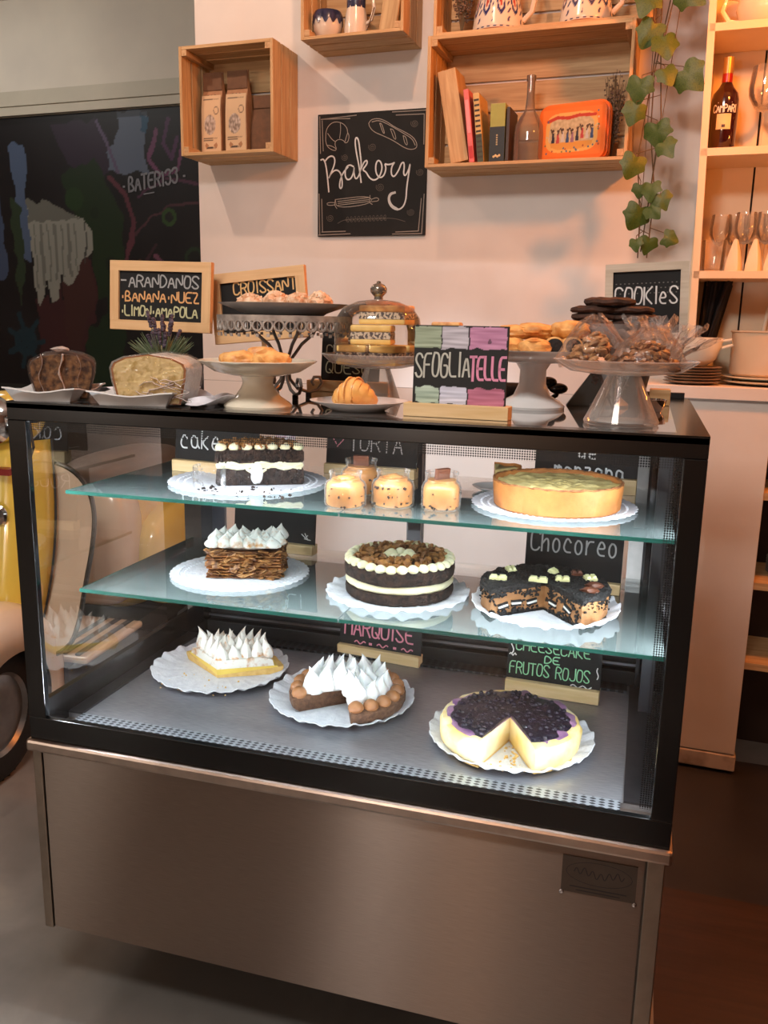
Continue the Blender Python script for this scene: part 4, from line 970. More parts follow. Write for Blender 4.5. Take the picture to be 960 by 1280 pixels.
# potted lavender
t = thing('lavender_plant', 'small artificial lavender plant behind the lemon loaf', 'plant', (.125, .33, ZT))
obj('pot', M().lathe([(0, 0), (.026, 0), (.032, .052), (.034, .055), (.030, .056), (.029, .048), (0, .046)], 24), mat('grey pot', (.45, .43, .42), rough=.6), t)
r_ = random.Random(5); st = M(); ll = M(); fl_ = M()
for i in range(150):
    a = r_.uniform(0, 6.28); L_ = r_.uniform(.045, .088); sp = r_.uniform(.2, .9); p0 = Vector((.012 * math.cos(a), .012 * math.sin(a), .045)); d = Vector((math.cos(a) * sp, math.sin(a) * sp, 1)).normalized()
    ll.tube([p0, p0 + d * L_ * .5, p0 + d * L_ * .92 + Vector((math.cos(a), math.sin(a), 0)) * .012], [.0016, .0018, .0004], 4, cap=False)
obj('leaves', ll, mat('grey green leaf', (.34, .42, .30), (.46, .52, .40), rough=.6, scale=40), t, kind='stuff')
for i in range(16):
    a = r_.uniform(0, 6.28); sp = r_.uniform(0, .55); d = Vector((math.cos(a) * sp, math.sin(a) * sp, 1)).normalized(); L_ = r_.uniform(.065, .115); p0 = Vector((0, 0, .045)); m = M(); m.tube([p0, p0 + d * L_], .0010, 5)
    o_ = obj('stem', m, MATS['grey green leaf'], t); q = M()
    for k in range(7): q.blob(p0 + d * (L_ - .022 + k * .0048), (.0048, .0048, .0042), i * 7 + k, .25, 4, sub=1)
    obj('flower_head', q, mat('dusty lavender', (.36, .31, .36), (.27, .23, .28), rough=.8, scale=80), o_)
# cream cake stand
t = thing('cake_stand', 'cream ceramic pedestal cake stand at the front edge of the case', 'cake stand', (.452, .095, ZT))
obj('pedestal', M().lathe([(0, 0), (.059, 0), (.060, .004), (.056, .009), (.040, .020), (.030, .034), (.0265, .043), (.028, .051), (.034, .058)], 56), m_cream, t)
obj('plate', M().lathe([(0, .056), (.045, .056), (.075, .063), (.101, .079), (.104, .0815), (.101, .0825), (.072, .069), (0, .064)], 72, fn=lambda r, z_, a: (r * (1 + (.006 * math.sin(a * 20) if r > .1 else 0)), z_)), m_cream, t)
def pastry(name, label, x, y, z, r, seed, mt, group=None, ridg=0., rz=0, cat='pastry', amp=.14, floor=True, sub=3):
    o = obj(name, M().blob((0, 0, r[2] * .8), r, seed, amp, 2.6, sub, ridges=ridg, floor=0 if floor else None), mt, None, (x, y, z), (0, 0, rz)); tag(o, label, cat, group); return o
pastry('flat_pastry', 'flat golden pastry on the left half of the cream cake stand', .418, .09, ZT + .0655, (.034, .028, .018), 1, m_pastry, 'pastries on the cream stand', ridg=.03)
pastry('flat_pastry', 'flat golden pastry on the right half of the cream cake stand', .482, .086, ZT + .0655, (.036, .028, .019), 5, m_pastry, 'pastries on the cream stand', ridg=.03, rz=.5)
pastry('flat_pastry', 'flat golden pastry on top of the other two on the cream stand', .450, .120, ZT + .0655, (.034, .028, .022), 9, m_pastry, 'pastries on the cream stand', ridg=.03, rz=1.)
# metal filigree stand
t = thing('metal_cake_stand', 'openwork whitewashed metal cake stand with scroll feet', 'cake stand', (.418, .30, ZT))
zt = .156
obj('top_disc', M().lathe([(0, zt), (.128, zt), (.130, zt + .004), (0, zt + .004)], 64), m_filig, t)
sk = M()
n = 40
for i in range(n):
    a = 2 * PI * i / n; c = Vector((.130 * math.cos(a), .130 * math.sin(a), zt - .015)); T_ = Matrix.Translation(c) @ Matrix.Rotation(a + PI / 2, 4, 'Z')
    q = [(.0092 * math.cos(b * PI / 5), 0, .0095 * math.sin(b * PI / 5)) for b in range(11)]; sk.tube(q, .0024, 5, T_, cap=False)
    sk.tube([(0, 0, .010), (0, 0, -.010)], .0012, 4, T_); sk.box(-.003, -.001, -.0205, .003, .001, -.0145, T_ @ Matrix.Translation((0, 0, 0)))
obj('lace_skirt', sk, m_filig, t, kind='stuff')
obj('skirt_band', M().lathe([(.1285, zt - .007), (.1315, zt - .007), (.1325, zt + .004), (.1285, zt + .004)], 64), m_filig, t)
for i in range(4):
    a = PI / 4 + i * PI / 2; c, s_ = math.cos(a), math.sin(a); P2 = []
    for (r, zz) in ((.075, zt - .001), (.060, .125), (.035, .105), (.012, .075), (.007, .055), (.010, .036), (.026, .018), (.050, .010), (.070, .014), (.080, .028), (.074, .040), (.062, .040), (.057, .031), (.062, .024)): P2.append((r * c, r * s_, zz))
    obj('scroll_leg', M().tube(P2, .0034, 8), mat('dark pewter', (.52, .50, .48), rough=.4, metal=.4), t)
for i in range(4):
    a = PI / 4 + i * PI / 2; obj('rubber_foot', M().lathe([(0, 0), (.006, 0), (.006, .009), (0, .009)], 12, Matrix.Translation((.050 * math.cos(a), .050 * math.sin(a), 0))), m_blackmatt, t)
t = thing('grey_plate', 'wide grey plate resting on the metal cake stand', 'plate', (.418, .30, ZT + zt + .0042))
obj('dish', M().lathe([(0, 0), (.075, 0), (.082, .005), (.128, .021), (.130, .0225), (.126, .0228), (.078, .009), (0, .006)], 64), m_grey, t)
for i, (dx, dy, rx) in enumerate(((-.068, -.01, .040), (-.018, .0, .038), (.030, -.006, .038), (.072, 0, .036), (-.045, .040, .040), (.010, .045, .040))):
    zz = ZT + zt + .0042 + .0062
    t = thing('almond_croissant', ['almond croissant at the left end of the grey plate', 'almond croissant second from the left on the grey plate', 'almond croissant third from the left on the grey plate', 'almond croissant at the right end of the grey plate', 'almond croissant at the back left of the grey plate', 'almond croissant at the back right of the grey plate'][i], 'croissant', (.418 + dx, .30 + dy, zz), i * .5, 'almond croissants on the metal stand')
    h_ = .019 + .003 * (i % 2)
    obj('pastry_body', M().blob((0, 0, h_ * .75), (rx * .78, .026, h_), i + 3, .16, 2.4, 3, ridges=.05, floor=0), m_pastryd, t)
    obj('almond_flakes', chunks(42, None, lambda q: (lambda a, b: Vector((rx * .7 * math.cos(a) * math.sin(b), .023 * math.sin(a) * math.sin(b), h_ * .75 + h_ * math.cos(b))))(q.uniform(0, 6.28), q.uniform(0, 1.2)), .003, .009, i), m_almond, t, kind='stuff')
# glass dome stand
gx, gy = .612, .29
t = thing('glass_cake_stand', 'clear glass pedestal stand under the domed poppy seed cakes', 'cake stand', (gx, gy, ZT))
m_gst = glass('pressed glass', (.985, .99, .985), refl=.7, edge=.35, edgec=(.90, .90, .89), white=.10)
obj('pedestal', M().lathe([(.040, 0), (.045, 0), (.046, .003), (.024, .066), (.022, .066), (.042, .004), (.040, .0)], 48), m_gst, t)
obj('plate', M().lathe([(0, .066), (.05, .066), (.090, .075), (.106, .090), (.108, .091), (.105, .092), (.088, .079), (.05, .072), (0, .072)], 64), m_gst, t)
t = thing('glass_dome', 'clear glass bell dome with a silvery knob over the poppy seed cakes', 'glass dome', (gx, gy, ZT + .0805))
obj('bell', M().lathe([(.079, 0), (.082, 0), (.0825, .004), (.0825, .052), (.079, .078), (.066, .097), (.040, .108), (.012, .112), (0, .112), ], 64), glass('dome glass', (.97, .97, .96), refl=1.0, edge=.30, edgec=(.84, .80, .75), white=.01), t)
obj('knob', M().lathe([(0, .112), (.009, .112), (.008, .117), (.010, .119), (.0155, .125), (.0160, .132), (.011, .139), (.004, .142), (.004, .145), (0, .146)], 28), mat('silvered glass knob', (.62, .60, .56), rough=.1, metal=.8), t, label='silvery round knob')
m_pop = mat('poppy seed sponge', (.80, .74, .66), (.30, .27, .28), rough=.8, scale=190, contrast=(.46, .54))
m_spg = mat('yellow sponge', (.93, .80, .50), (.88, .72, .40), rough=.6, scale=40)
for i, (dx, dy, dz, rz) in enumerate(((-.038, -.030, 0, .1), (.030, -.034, 0, -.15), (-.040, .034, 0, .3), (.034, .034, 0, 0), (-.008, -.006, .037, .12), (.01, .024, .074, -.1))):
    lb = ['front left of the bottom layer', 'front right of the bottom layer', 'back left of the bottom layer', 'back right of the bottom layer', 'in the middle layer', 'on the very top'][i]
    t = thing('poppy_seed_cake', 'yellow square cake with poppy seed band under the dome, ' + lb, 'cake', (gx + dx, gy + dy, ZT + .0725 + dz), rz, 'poppy seed cakes under the dome')
    w_, d_ = (.056, .052) if i < 4 else (.078, .056)
    if i == 5: w_ = .095
    obj('sponge', M().box(-w_ / 2, -d_ / 2, 0, w_ / 2, d_ / 2, .010), m_spg, t, bevel=.003); obj('poppy_band', M().box(-w_ / 2 + .001, -d_ / 2 + .001, .010, w_ / 2 - .001, d_ / 2 - .001, .023), m_pop, t)
    obj('golden_top', M().box(-w_ / 2, -d_ / 2, .023, w_ / 2, d_ / 2, .036), m_spg if i < 5 else m_pastry, t, bevel=.004)
# sponge blocks behind the dome
for i, (dx, dz) in enumerate(((0, 0), (0.003, .038))):
    o = obj('cake_block', M().box(-.028, -.03, 0, .028, .03, .0375), m_pastry, None, (.722 + dx, .385, ZT + .078 + dz), (0, 0, .1), bevel=.004)
    tag(o, ['golden cake block behind the glass dome, lower of two', 'golden cake block behind the glass dome, upper of two'][i], 'cake', 'cake blocks behind the dome')
t = thing('small_cake_stand', 'small white stand under the golden cake blocks behind the dome', 'cake stand', (.722, .385, ZT))
obj('pedestal', M().lathe([(0, 0), (.035, 0), (.02, .03), (.016, .06), (.02, .070), (0, .070)], 32), m_plate, t); obj('plate', M().lathe([(0, .0702), (.05, .0702), (.052, .0775), (0, .0775)], 40), m_plate, t)
# croissant on a plate
t = thing('white_plate', 'shallow white plate with a single croissant near the front edge', 'plate', (.628, .128, ZT))
obj('dish', M().lathe([(0, 0), (.046, 0), (.056, .006), (.083, .016), (.085, .0175), (.082, .018), (.054, .009), (0, .004)], 64), m_plate, t)
t = thing('croissant', 'single glossy golden croissant on the front white plate', 'croissant', (.622, .120, ZT + .0045), .15)
cs = M(); path = []; rad = []
for i in range(25):
    q = i / 24; a = math.radians(200 + 140 * q); s_ = 1 - abs(2 * q - 1); lay = .0022 * abs(math.sin(q * PI * 7)); r0 = .004 + .0205 * s_ ** .7 + lay; path.append((.036 * math.cos(a) * 1.0, .024 * math.sin(a) + .022, r0)); rad.append(r0)
cs.tube(path, rad, 14); obj('pastry_body', cs, mat('glazed croissant', (.95, .74, .44), (.84, .58, .28), rough=.35, scale=24, bump=.3, coat=.2), t)
for k in range(6):
    a = math.radians(215 + k * 22); s_ = 1 - abs(2 * ((k + .6) / 6.2) - 1); r0 = .007 + .0225 * s_ ** .7
    P3 = [(.036 * math.cos(a) + 0 + r0 * .3 * math.cos(b), .022 + .024 * math.sin(a) + r0 * math.cos(b) * 1.0, r0 * .95 + r0 * math.sin(b)) for b in [math.radians(x_) for x_ in range(-20, 201, 20)]]
    obj('pastry_fold', M().tube(P3, .0018, 6), MATS['glazed croissant'], t)
# white cake stand with pastries (behind the sfogliatelle sign)
wx, wy = .905, .315
t = thing('cake_stand', 'white porcelain pedestal cake stand behind the SFOGLIATELLE sign', 'cake stand', (wx, wy, ZT))
obj('pedestal', M().lathe([(0, 0), (.060, 0), (.061, .005), (.052, .014), (.034, .024), (.025, .045), (.024, .070), (.034, .086)], 48), m_plate, t)
obj('plate', M().lathe([(0, .084), (.055, .084), (.095, .092), (.116, .104), (.118, .107), (.114, .107), (.08, .1005), (0, .098)], 64), m_plate, t)
pl_ = ['layered golden pastry at the far left of the white stand', 'layered golden pastry at the left of the white stand', 'layered golden pastry, front centre of the white stand', 'round golden pastry at the back right of the white stand', 'layered pastry on top at the left of the pile', 'layered pastry on top in the middle of the pile', 'smooth round bun on top at the right of the pile']
for i, (dx, dy, dz, rx, ry, rzz) in enumerate(((-.082, -.01, 0, .036, .028, .013), (-.040, -.03, 0, .040, .03, .016), (.006, -.045, 0, .036, .03, .016), (.050, .04, 0, .036, .03, .016), (-.045, .0, .026, .040, .03, .014), (-.005, .01, .026, .042, .032, .016), (.062, .012, .029, .038, .034, .018))):
    t = thing('layered_pastry', pl_[i], 'pastry', (wx + dx, wy + dy, ZT + .0985 + dz), i * .7 if i < 6 else 0, 'pastries on the white stand')
    obj('pastry_body', M().blob((0, 0, rzz * .85), (rx, ry, rzz), i + 30, .10, 2.2, 3, ridges=.05 if i != 6 else 0, floor=0), m_pastry, t)
    if i != 6:
        fl2 = M()
        for k in range(6): fl2.lathe([(rx * (.98 - .09 * k), 0), (rx * (1.0 - .09 * k), .0012), (rx * (.9 - .09 * k), .002)], 22, Matrix.Translation((-.002 * k, 0, rzz * (.55 + .19 * k))) @ Matrix.Diagonal((1, ry / rx, 1, 1)))
        obj('flaky_layers', fl2, m_pastry, t)
for i, dx in enumerate((.040, .072)):
    t = thing('cut_black_roll', ['cut pastry with black filling, left of the pair facing forward', 'cut pastry with black filling, right of the pair facing forward'][i], 'pastry', (wx + dx, wy - .035 + i * .014, ZT + .0985), .15 + i * .35, 'cut black-filled rolls on the white stand')
    R3 = Matrix.Translation((0, .0, .0165)) @ Matrix.Rotation(PI / 2, 4, 'X') @ Matrix.Diagonal((1, 1, 1, 1))
    obj('pastry_shell', M().lathe([(0, -.05), (.0165, -.048), (.0175, -.03), (.0175, 0), (.0145, .0005), (0, .0005)], 30, R3 @ Matrix.Diagonal((1.05, .93, 1, 1))), m_pastry, t)
    obj('black_filling', M().lathe([(.0143, .0006), (.0125, .002), (0, .0025)], 30, R3 @ Matrix.Diagonal((1.05, .93, 1, 1))), m_blackcr, t)
# black utensils lying on top
t = thing('black_tube', 'black cylindrical tube lying on the case top by the SFOGLIATELLE sign', 'tube', (.845, .475, ZT), math.radians(0))
R3 = Matrix.Translation((0, 0, .019)) @ Matrix.Rotation(PI / 2, 4, 'Y')
obj('body', M().lathe([(0, -.045), (.015, -.045), (.0165, -.040), (.0165, .040), (0, .040)], 28, R3), m_blackmatt, t); obj('rim', M().lathe([(0, .040), (.019, .040), (.0195, .050), (.016, .054), (.013, .050), (0, .048)], 32, R3), m_black, t)
for i, (dx, dz, rx) in enumerate(((0, .040, .5), (.022, .028, .25))):
    t = thing('black_spoon', ['upright black measuring spoon beside the black tube', 'lower black measuring spoon leaning right beside the black tube'][i], 'spoon', (.918 + dx, .455, ZT), 0, 'black spoons on the case top')
    obj('bowl', M().blob((0, 0, dz), (.019, .012, .011), 4, 0, 1, 3, T=Matrix.Rotation(0, 4, 'X')), m_black, t)
    obj('handle', M().tube([(0, 0, dz), (-.004, .004, dz * .5), (-.010 - i * .01, .006, .0045)], [.006, .005, .004], 8), m_black, t)
# dark tent card
t = thing('tent_card', 'dark grey folded tent card standing left of the big glass stand', 'card', (1.010, .40, ZT), .1)
obj('card', M().add([(-.048, 0, 0), (0, 0, .072), (.048, 0, 0), (-.048, .03, 0), (0, .006, .072), (.048, .03, 0)], [(0, 2, 1), (3, 4, 5), (0, 1, 4, 3), (1, 2, 5, 4), (0, 3, 5, 2)]), mat('dark grey card', (.34, .36, .36), (.30, .32, .32), rough=.6), t)
# glass stand with nuts
nx_, ny_ = 1.072, .118
t = thing('glass_cake_stand', 'big clear glass pedestal stand with a flared foot at the right front', 'cake stand', (nx_, ny_, ZT))
obj('pedestal', M().lathe([(.052, .0), (.057, .0), (.059, .004), (.056, .010), (.0245, .078), (.022, .078), (.050, .012), (.050, .005), (.0, .005)], 56), m_gst, t)
obj('plate', M().lathe([(0, .078), (.05, .078), (.085, .082), (.108, .096), (.112, .100), (.109, .101), (.083, .088), (.05, .084), (0, .084)], 72), m_gst, t)
def nuts(name, label, x, y, z, n, R, h, mt, s0, seed, film=True, cat='bag of nuts'):
    t = thing(name, label, cat, (x, y, z), 0); r_ = random.Random(seed); base_m = []
    for k in range(3): me = M().blob((0, 0, 0), (s0, s0 * .62, s0 * .42), seed + k, .12, 2.5, 1).mesh('nut'); me.materials.append(mt); base_m.append(me)
    k = 0
    for i in range(n):
        lv = r_.random(); a = r_.uniform(0, 6.28); rr = R * (1 - lv * .75) * math.sqrt(r_.random()); 
        hh = s0 * .4 + (h - s0) * min(1, (1 - rr / R) * 1.25) * r_.uniform(.55, 1)
        obj('nut', base_m[k % 3], None, t, (rr * math.cos(a), rr * math.sin(a), hh), (r_.uniform(-.6, .6), r_.uniform(-.6, .6), r_.uniform(0, 6))); k += 1
    if film:
        def fn(r, z_, a): q = noise.noise(Vector((math.cos(a) * 2.5, math.sin(a) * 2.5, z_ * 60 + seed))); return r * (1 + .12 * q), z_ + (.012 * q if z_ > h else 0)
        obj('film_bag', M().lathe([(R * 1.10, .001), (R * 1.14, h * .3), (R * .9, h * .75), (R * .5, h * 1.15), (R * .18, h * 1.35), (.004, h * 1.4)], 40, fn=fn), m_film, t)
    return t
m_wal = mat('walnut', (.74, .56, .38), (.50, .34, .20), rough=.55, scale=60, bump=.6); m_alm = mat('almond', (.62, .42, .26), (.48, .31, .18), rough=.5, scale=50, bump=.3)
nuts('walnut_bag', 'clear film bag of walnuts on the left of the big glass stand', nx_ - .050, ny_ - .005, ZT + .0845, 85, .048, .060, m_wal, .0115, 3)
nuts('almond_bag', 'clear film bag of almonds on the right of the big glass stand', nx_ + .034, ny_ - .020, ZT + .0845, 120, .052, .050, m_alm, .0115, 8)
# the crinkled top of the almond bag flaring up right
t = thing('plastic_bag', 'crinkled clear plastic bag flaring up above the almonds', 'plastic bag', (nx_ + .048, ny_ + .030, ZT + .086), 0)
def crink(seed, w, h, lean, fr):
    n, k = 15, 12; vs = []; fs = []
    for j in range(k):
        for i in range(n):
            u, v = i / (n - 1) - .5, j / (k - 1); ww = w * (.35 + .65 * abs(v - .35) * 1.6)
            vs.append((u * ww * 2 + lean[0] * v + .006 * noise.noise(Vector((u * 9, v * 6, seed))), lean[1] * v + .020 * math.sin(u * fr + seed) * (.4 + v) + .012 * noise.noise(Vector((u * 12, v * 8, seed + 4))), v * h + .010 * noise.noise(Vector((u * 10, seed, v * 2)))))
    for j in range(k - 1):
        for i in range(n - 1): a = j * n + i; fs.append((a, a + 1, a + n + 1, a + n))
    return M().add([(a, b, max(c, .001)) for a, b, c in vs], fs)
m_film2 = glass('crinkled film', (.97, .97, .97), refl=1.7, rough=.1, bump=.8, bscale=60, edge=.15, white=.12, edgec=(.9, .86, .84))
obj('film_sheet', crink(1, .044, .082, (-.018, .0), 12), m_film2, t); obj('film_sheet', crink(5, .040, .070, (.030, .01), 15), m_film2, t, (.004, .010, 0)); obj('film_sheet', crink(9, .034, .050, (.062, .012), 11), m_film2, t, (.006, .018, 0)); obj('film_sheet', crink(13, .036, .060, (-.03, .02), 9), m_film2, t, (-.010, .02, 0))
obj('film_knot', M().blob((0, 0, .026), (.011, .010, .012), 2, .3, 4), m_film2, t)
# cookies stack in a bowl behind
cx_, cy_ = 1.035, .43
t = thing('cookie_bowl', 'grey footed bowl holding the stacks of dark cookies', 'bowl', (cx_, cy_, ZT + .042), 0)
obj('pedestal', M().lathe([(0, -.042), (.042, -.042), (.043, -.038), (.020, -.018), (.016, .050), (.022, .070)], 36), m_grey, t)
obj('dish', M().lathe([(0, .068), (.05, .070), (.085, .092), (.092, .112), (.094, .114), (.090, .114), (.082, .096), (.048, .076), (0, .074)], 56), m_grey, t)
m_cookie = mat('dark chocolate cookie', (.30, .19, .14), (.17, .11, .08), rough=.8, scale=60, bump=.8, bscale=80)
me = M().lathe([(0, 0), (.036, 0), (.040, .004), (.039, .009), (.028, .0125), (0, .0130)], 36, fn=lambda r, z_, a: (r * (1 + .03 * math.sin(a * 5) + .02 * math.sin(a * 11)), z_ + (.001 * math.sin(a * 7) if r > .02 and z_ > .003 else 0))).mesh('dark_cookie'); me.materials.append(m_cookie)
names_ = ['bottom', 'second', 'third', 'fourth', 'fifth', 'topmost']
for c, (dx, dy, n, side) in enumerate(((-.034, -.020, 5, 'left'), (.036, -.012, 5, 'right'))):
    for k in range(n):
        o = obj('dark_cookie', me, None, None, (cx_ + dx + .004 * math.sin(k * 2.3 + c), cy_ + dy + .003 * math.cos(k * 1.7), ZT + .122 + .0134 * k + (.012 if c == 0 and k == 4 else 0) * 0), (0, 0, k * 1.1), sc=(1.08, 1.08, 1))
        tag(o, 'dark chocolate cookie, %s of the %s stack in the grey bowl' % (names_[k] if k < 4 else 'topmost', side), 'cookie', 'dark cookies in the grey bowl')
o = obj('dark_cookie', me, None, None, (cx_ - .004, cy_ - .016, ZT + .122 + .0134 * 5 + .0002), (0, 0, .3), sc=(1.2, 1.1, 1.15)); tag(o, 'large dark chocolate cookie lying across both stacks', 'cookie', 'dark cookies in the grey bowl')
t = thing('dried_sprig', 'dried grey lavender sprig lying in front of the cookies', 'dried flowers', (1.052, .335, ZT), 0); r_ = random.Random(12); q = M()
for i in range(14):
    a = r_.uniform(-1.2, 1.2); L_ = r_.uniform(.06, .11); p = [(0, 0, .002)] + [(math.sin(a) * L_ * k / 4 * .55, .004 * k, .105 * k / 4 * L_ / .1) for k in range(1, 5)]; q.tube(p, .0010, 4)
    for k in range(8): q.blob(Vector(p[-1]) + Vector((r_.uniform(-.006, .006), r_.uniform(-.004, .004), -.004 * k)), (.003, .003, .0025), k, .2, 3, 1)
obj('twigs', q, mat('dried lavender', (.40, .36, .35), (.30, .27, .27), rough=.9, scale=90), t)
# chrome bowl and wood block at the right
o = obj('wood_block', M().box(-.020, -.015, 0, .020, .015, .032), m_pine, None, (1.135, .50, ZT), (0, 0, 0), bevel=.002); tag(o, 'small pale wood block behind the big glass stand', 'block')
o = obj('chrome_bowl', M().lathe([(0, 0), (.018, 0), (.024, .010), (.026, .022), (.024, .022), (.022, .011), (0, .003)], 36), m_chrome, None, (1.120, .36, ZT)); tag(o, 'tiny chrome bowl behind the big glass stand', 'bowl')
o = obj('slate_cup', M().lathe([(0, 0), (.020, 0), (.032, .060), (.029, .060), (.018, .004), (0, .004)], 32), mat('slate blue', (.30, .33, .36), rough=.5), None, (1.082, .50, ZT)); tag(o, 'slate-blue cup behind the foot of the big glass stand', 'cup')
# ================================================================== BACK WALL: crates and their contents
def wthing(name, label, cat, u, v, z, group=None, rz=0.):
    return thing(name, label, cat, bw(u, v, z), ANG + rz, group)
def crate(label, u0, u1, z0, z1, d, nback=3, group='pine crates on the wall'):
    w = u1 - u0; h = z1 - z0; t = wthing('wooden_crate', label, 'crate', (u0 + u1) / 2, -.001, z0, group); k = .011; r_ = random.Random(int(u0 * 1000))
    def slat(x0, y0, zz0, x1, y1, zz1, mt): obj('slat', M().box(x0, y0, zz0, x1, y1, zz1), mt, t, bevel=.0012)
    # depth is along -y from the wall
    def split(n, gap): 
        s = (d - gap * (n - 1)) / n; return [(-d + i * (s + gap), -d + i * (s + gap) + s) for i in range(n)]
    for a, b in split(3, .009):
        e = r_.uniform(-.001, .001)
        slat(-w / 2 + k, a, 0 + e * 0, w / 2 - k, b, k + e, m_pine); slat(-w / 2 + k, a, h - k + e, w / 2 - k, b, h, m_pine)
        slat(-w / 2 + e, a, 0, -w / 2 + k, b, h, m_pinez); slat(w / 2 - k, a, 0, w / 2 + e, b, h, m_pinez)
    hb = (h - 2 * k - .008 * (nback - 1)) / nback
    for i in range(nback): slat(-w / 2 + k, -.010, k + i * (hb + .008), w / 2 - k, -.001, k + i * (hb + .008) + hb, m_pine)
    for sx in (-1, 1):
        for sz in (0, 1):
            x0 = sx * (w / 2 - k) - (0 if sx < 0 else .020); zz = k if sz == 0 else h - k - .020
            obj('corner_batten', M().box(x0, -d + .001, zz, x0 + .020, -.011, zz + .020), m_piney, t, bevel=.001)
    return t
CB = dict(left='open pine crate with brown paper coffee bags, left of the Bakery chalkboard', mid='open pine crate at the top edge holding blue and white crockery', big='wide open pine crate with books, a glass bottle and an orange tin', up='open pine crate stacked on the wide crate, holding painted jugs')
crate(CB['left'], -1.041, -.674, 1.970, 2.330, .20, 3)
crate(CB['mid'], -.570, -.210, 2.313, 2.66, .20, 3)
crate(CB['big'], -.127, .512, 1.897, 2.290, .20, 4)
crate(CB['up'], -.118, .555, 2.2915, 2.66, .18, 4)
# coffee bags
m_kraft = mat('kraft paper', (.66, .48, .34), (.60, .42, .29), rough=.7, scale=40, bump=.2)
m_kraft2 = mat('dark kraft paper', (.42, .28, .18), (.36, .24, .15), rough=.7, scale=40, bump=.2)
def bag(u, v, z, w, h, d, mt, label, lab=True):
    t = wthing('coffee_bag', label, 'coffee bag', u, v, z, 'coffee bags in the left crate')
    m = M(); L_ = [(1, 0), (1.02, .12), (1.0, .5), (.96, .74), (.92, .80), (.90, .985), (.90, 1.0)]; D = [1, 1.02, .95, .5, .25, .14, .14]
    vs = []; fs = []
    for (kx, kz), kd in zip(L_, D):
        for sx, sy in ((-1, -1), (-.5, -1.06), (0, -1.08), (.5, -1.06), (1, -1), (1, 1), (0, 1.05), (-1, 1)): vs.append((sx * w / 2 * kx, sy * d / 2 * kd, kz * h))
    for i in range(len(L_) - 1):
        for j in range(8): fs.append((i * 8 + j, i * 8 + (j + 1) % 8, (i + 1) * 8 + (j + 1) % 8, (i + 1) * 8 + j))
    fs.append(tuple(range(8))[::-1]); fs.append(tuple((len(L_) - 1) * 8 + j for j in range(8)))
    m.add(vs, fs, True); b = obj('paper_bag', m, mt, t)
    obj('folded_top', M().box(-w * .46, -d * .12 - .003, h * .78, w * .46, -d * .12, h * .99), m_kraft2 if lab else mt, t, (0, -.004, 0), bevel=.001)
    if lab:
        def lc(U, V):
            C = np.zeros((len(U), 3)) + np.array([.80, .68, .54]); n = np.array([noise.noise(Vector((a * 14, b * 20, u * 9))) for a, b in zip(U, V)])
            k = ((U - .45) / .30) ** 2 + ((V - .50) / .17) ** 2 < 1; C[k] = np.array([.62, .55, .50]) + n[k][:, None] * .3
            k = ((U - .78) / .13) ** 2 + ((V - .74) / .07) ** 2; C[(k < 1) & (k > .6)] = (.35, .28, .25)
            for v0, a, b, h_ in ((.265, .1, .85, .012), (.10, .22, .75, .035), (.235, .1, .6, .006), (.93, .1, .9, .008)): C[(V > v0) & (V < v0 + h_) & (U > a) & (U < b) & (np.sin(U * 90) > -.6)] = (.25, .20, .18)
            return C
        painted('paper_label', lambda a, b_: (-w * .47 + a * w * .94, -d / 2 * (1.085 - .02 * abs(a - .5) * 6) - .0006 + (max(0, b_ - .75) * d * .45), h * .015 + b_ * h * .70), 30, 60, lc, vcol('bag label', rough=.7), t)
        wm = M(); wm.ribbon([(-.018 + .036 * i / 8, h * .715 + .0015 * math.sin(i * 2)) for i in range(9)], .003, -d * .37); obj('bag_print', wm, mat('brown print', (.25, .17, .12)), t)
    return t
ZC = 1.970 + .0118
bag(-.962, -.095, ZC, .082, .285, .055, m_kraft, 'brown paper coffee bag with pale label, left one at the front')
bag(-.862, -.095, ZC, .086, .285, .055, m_kraft, 'brown paper coffee bag with pale label, right one at the front')
bag(-.770, -.080, ZC, .080, .20, .05, m_kraft2, 'plain dark coffee bag at the right side of the left crate', False)
bag(-.715, -.045, ZC, .050, .27, .05, m_kraft2, 'plain dark coffee bag tucked in the back right corner of the left crate', False)
# middle crate crockery
m_wcer = mat('white glazed pottery', (.86, .80, .74), (.82, .76, .69), rough=.2, scale=6, coat=.4)
m_blue = mat('blue glaze', (.12, .14, .24), (.18, .20, .32), rough=.25, scale=60)
ZM = 2.313 + .0118
def drip(r, z_, a): return r, z_
t = wthing('sugar_pot', 'round white pot with dripping blue rim, left in the top crate', 'pot', -.503, -.13, ZM)
t.scale = (.82, .82, .95)
obj('body', M().lathe([(0, 0), (.034, 0), (.040, .004), (.056, .030), (.062, .055), (.060, .078), (.053, .090), (.050, .090), (.056, .06), (0, .01)], 40), m_wcer, t)
obj('blue_rim', M().lathe([(.0635, .060), (.0622, .078), (.0545, .0915), (.049, .0915), (.050, .088)], 72, fn=lambda r, z_, a: (r, z_ - (.010 * abs(math.sin(a * 6)) + .005 * math.sin(a * 13) if z_ < .065 else 0))), m_blue, t)
t = wthing('milk_jug', 'tall white jug with dripping blue rim, middle of the top crate', 'jug', -.405, -.12, ZM)
obj('body', M().lathe([(0, 0), (.036, 0), (.040, .004), (.040, .03), (.036, .07), (.030, .10), (.030, .13), (.034, .15), (.031, .15), (.027, .12), (0, .02)], 36), m_wcer, t)
obj('blue_rim', M().lathe([(.0312, .098), (.0308, .13), (.0348, .151), (.030, .151)], 60, fn=lambda r, z_, a: (r + .0006, z_ - (.014 * abs(math.sin(a * 5)) if z_ < .1 else 0))), m_blue, t)
obj('handle', M().tube([(.038 * 1, 0, .135), (.058, 0, .125), (.064, 0, .09), (.054, 0, .055), (.037, 0, .045)], .006, 8), m_wcer, t)
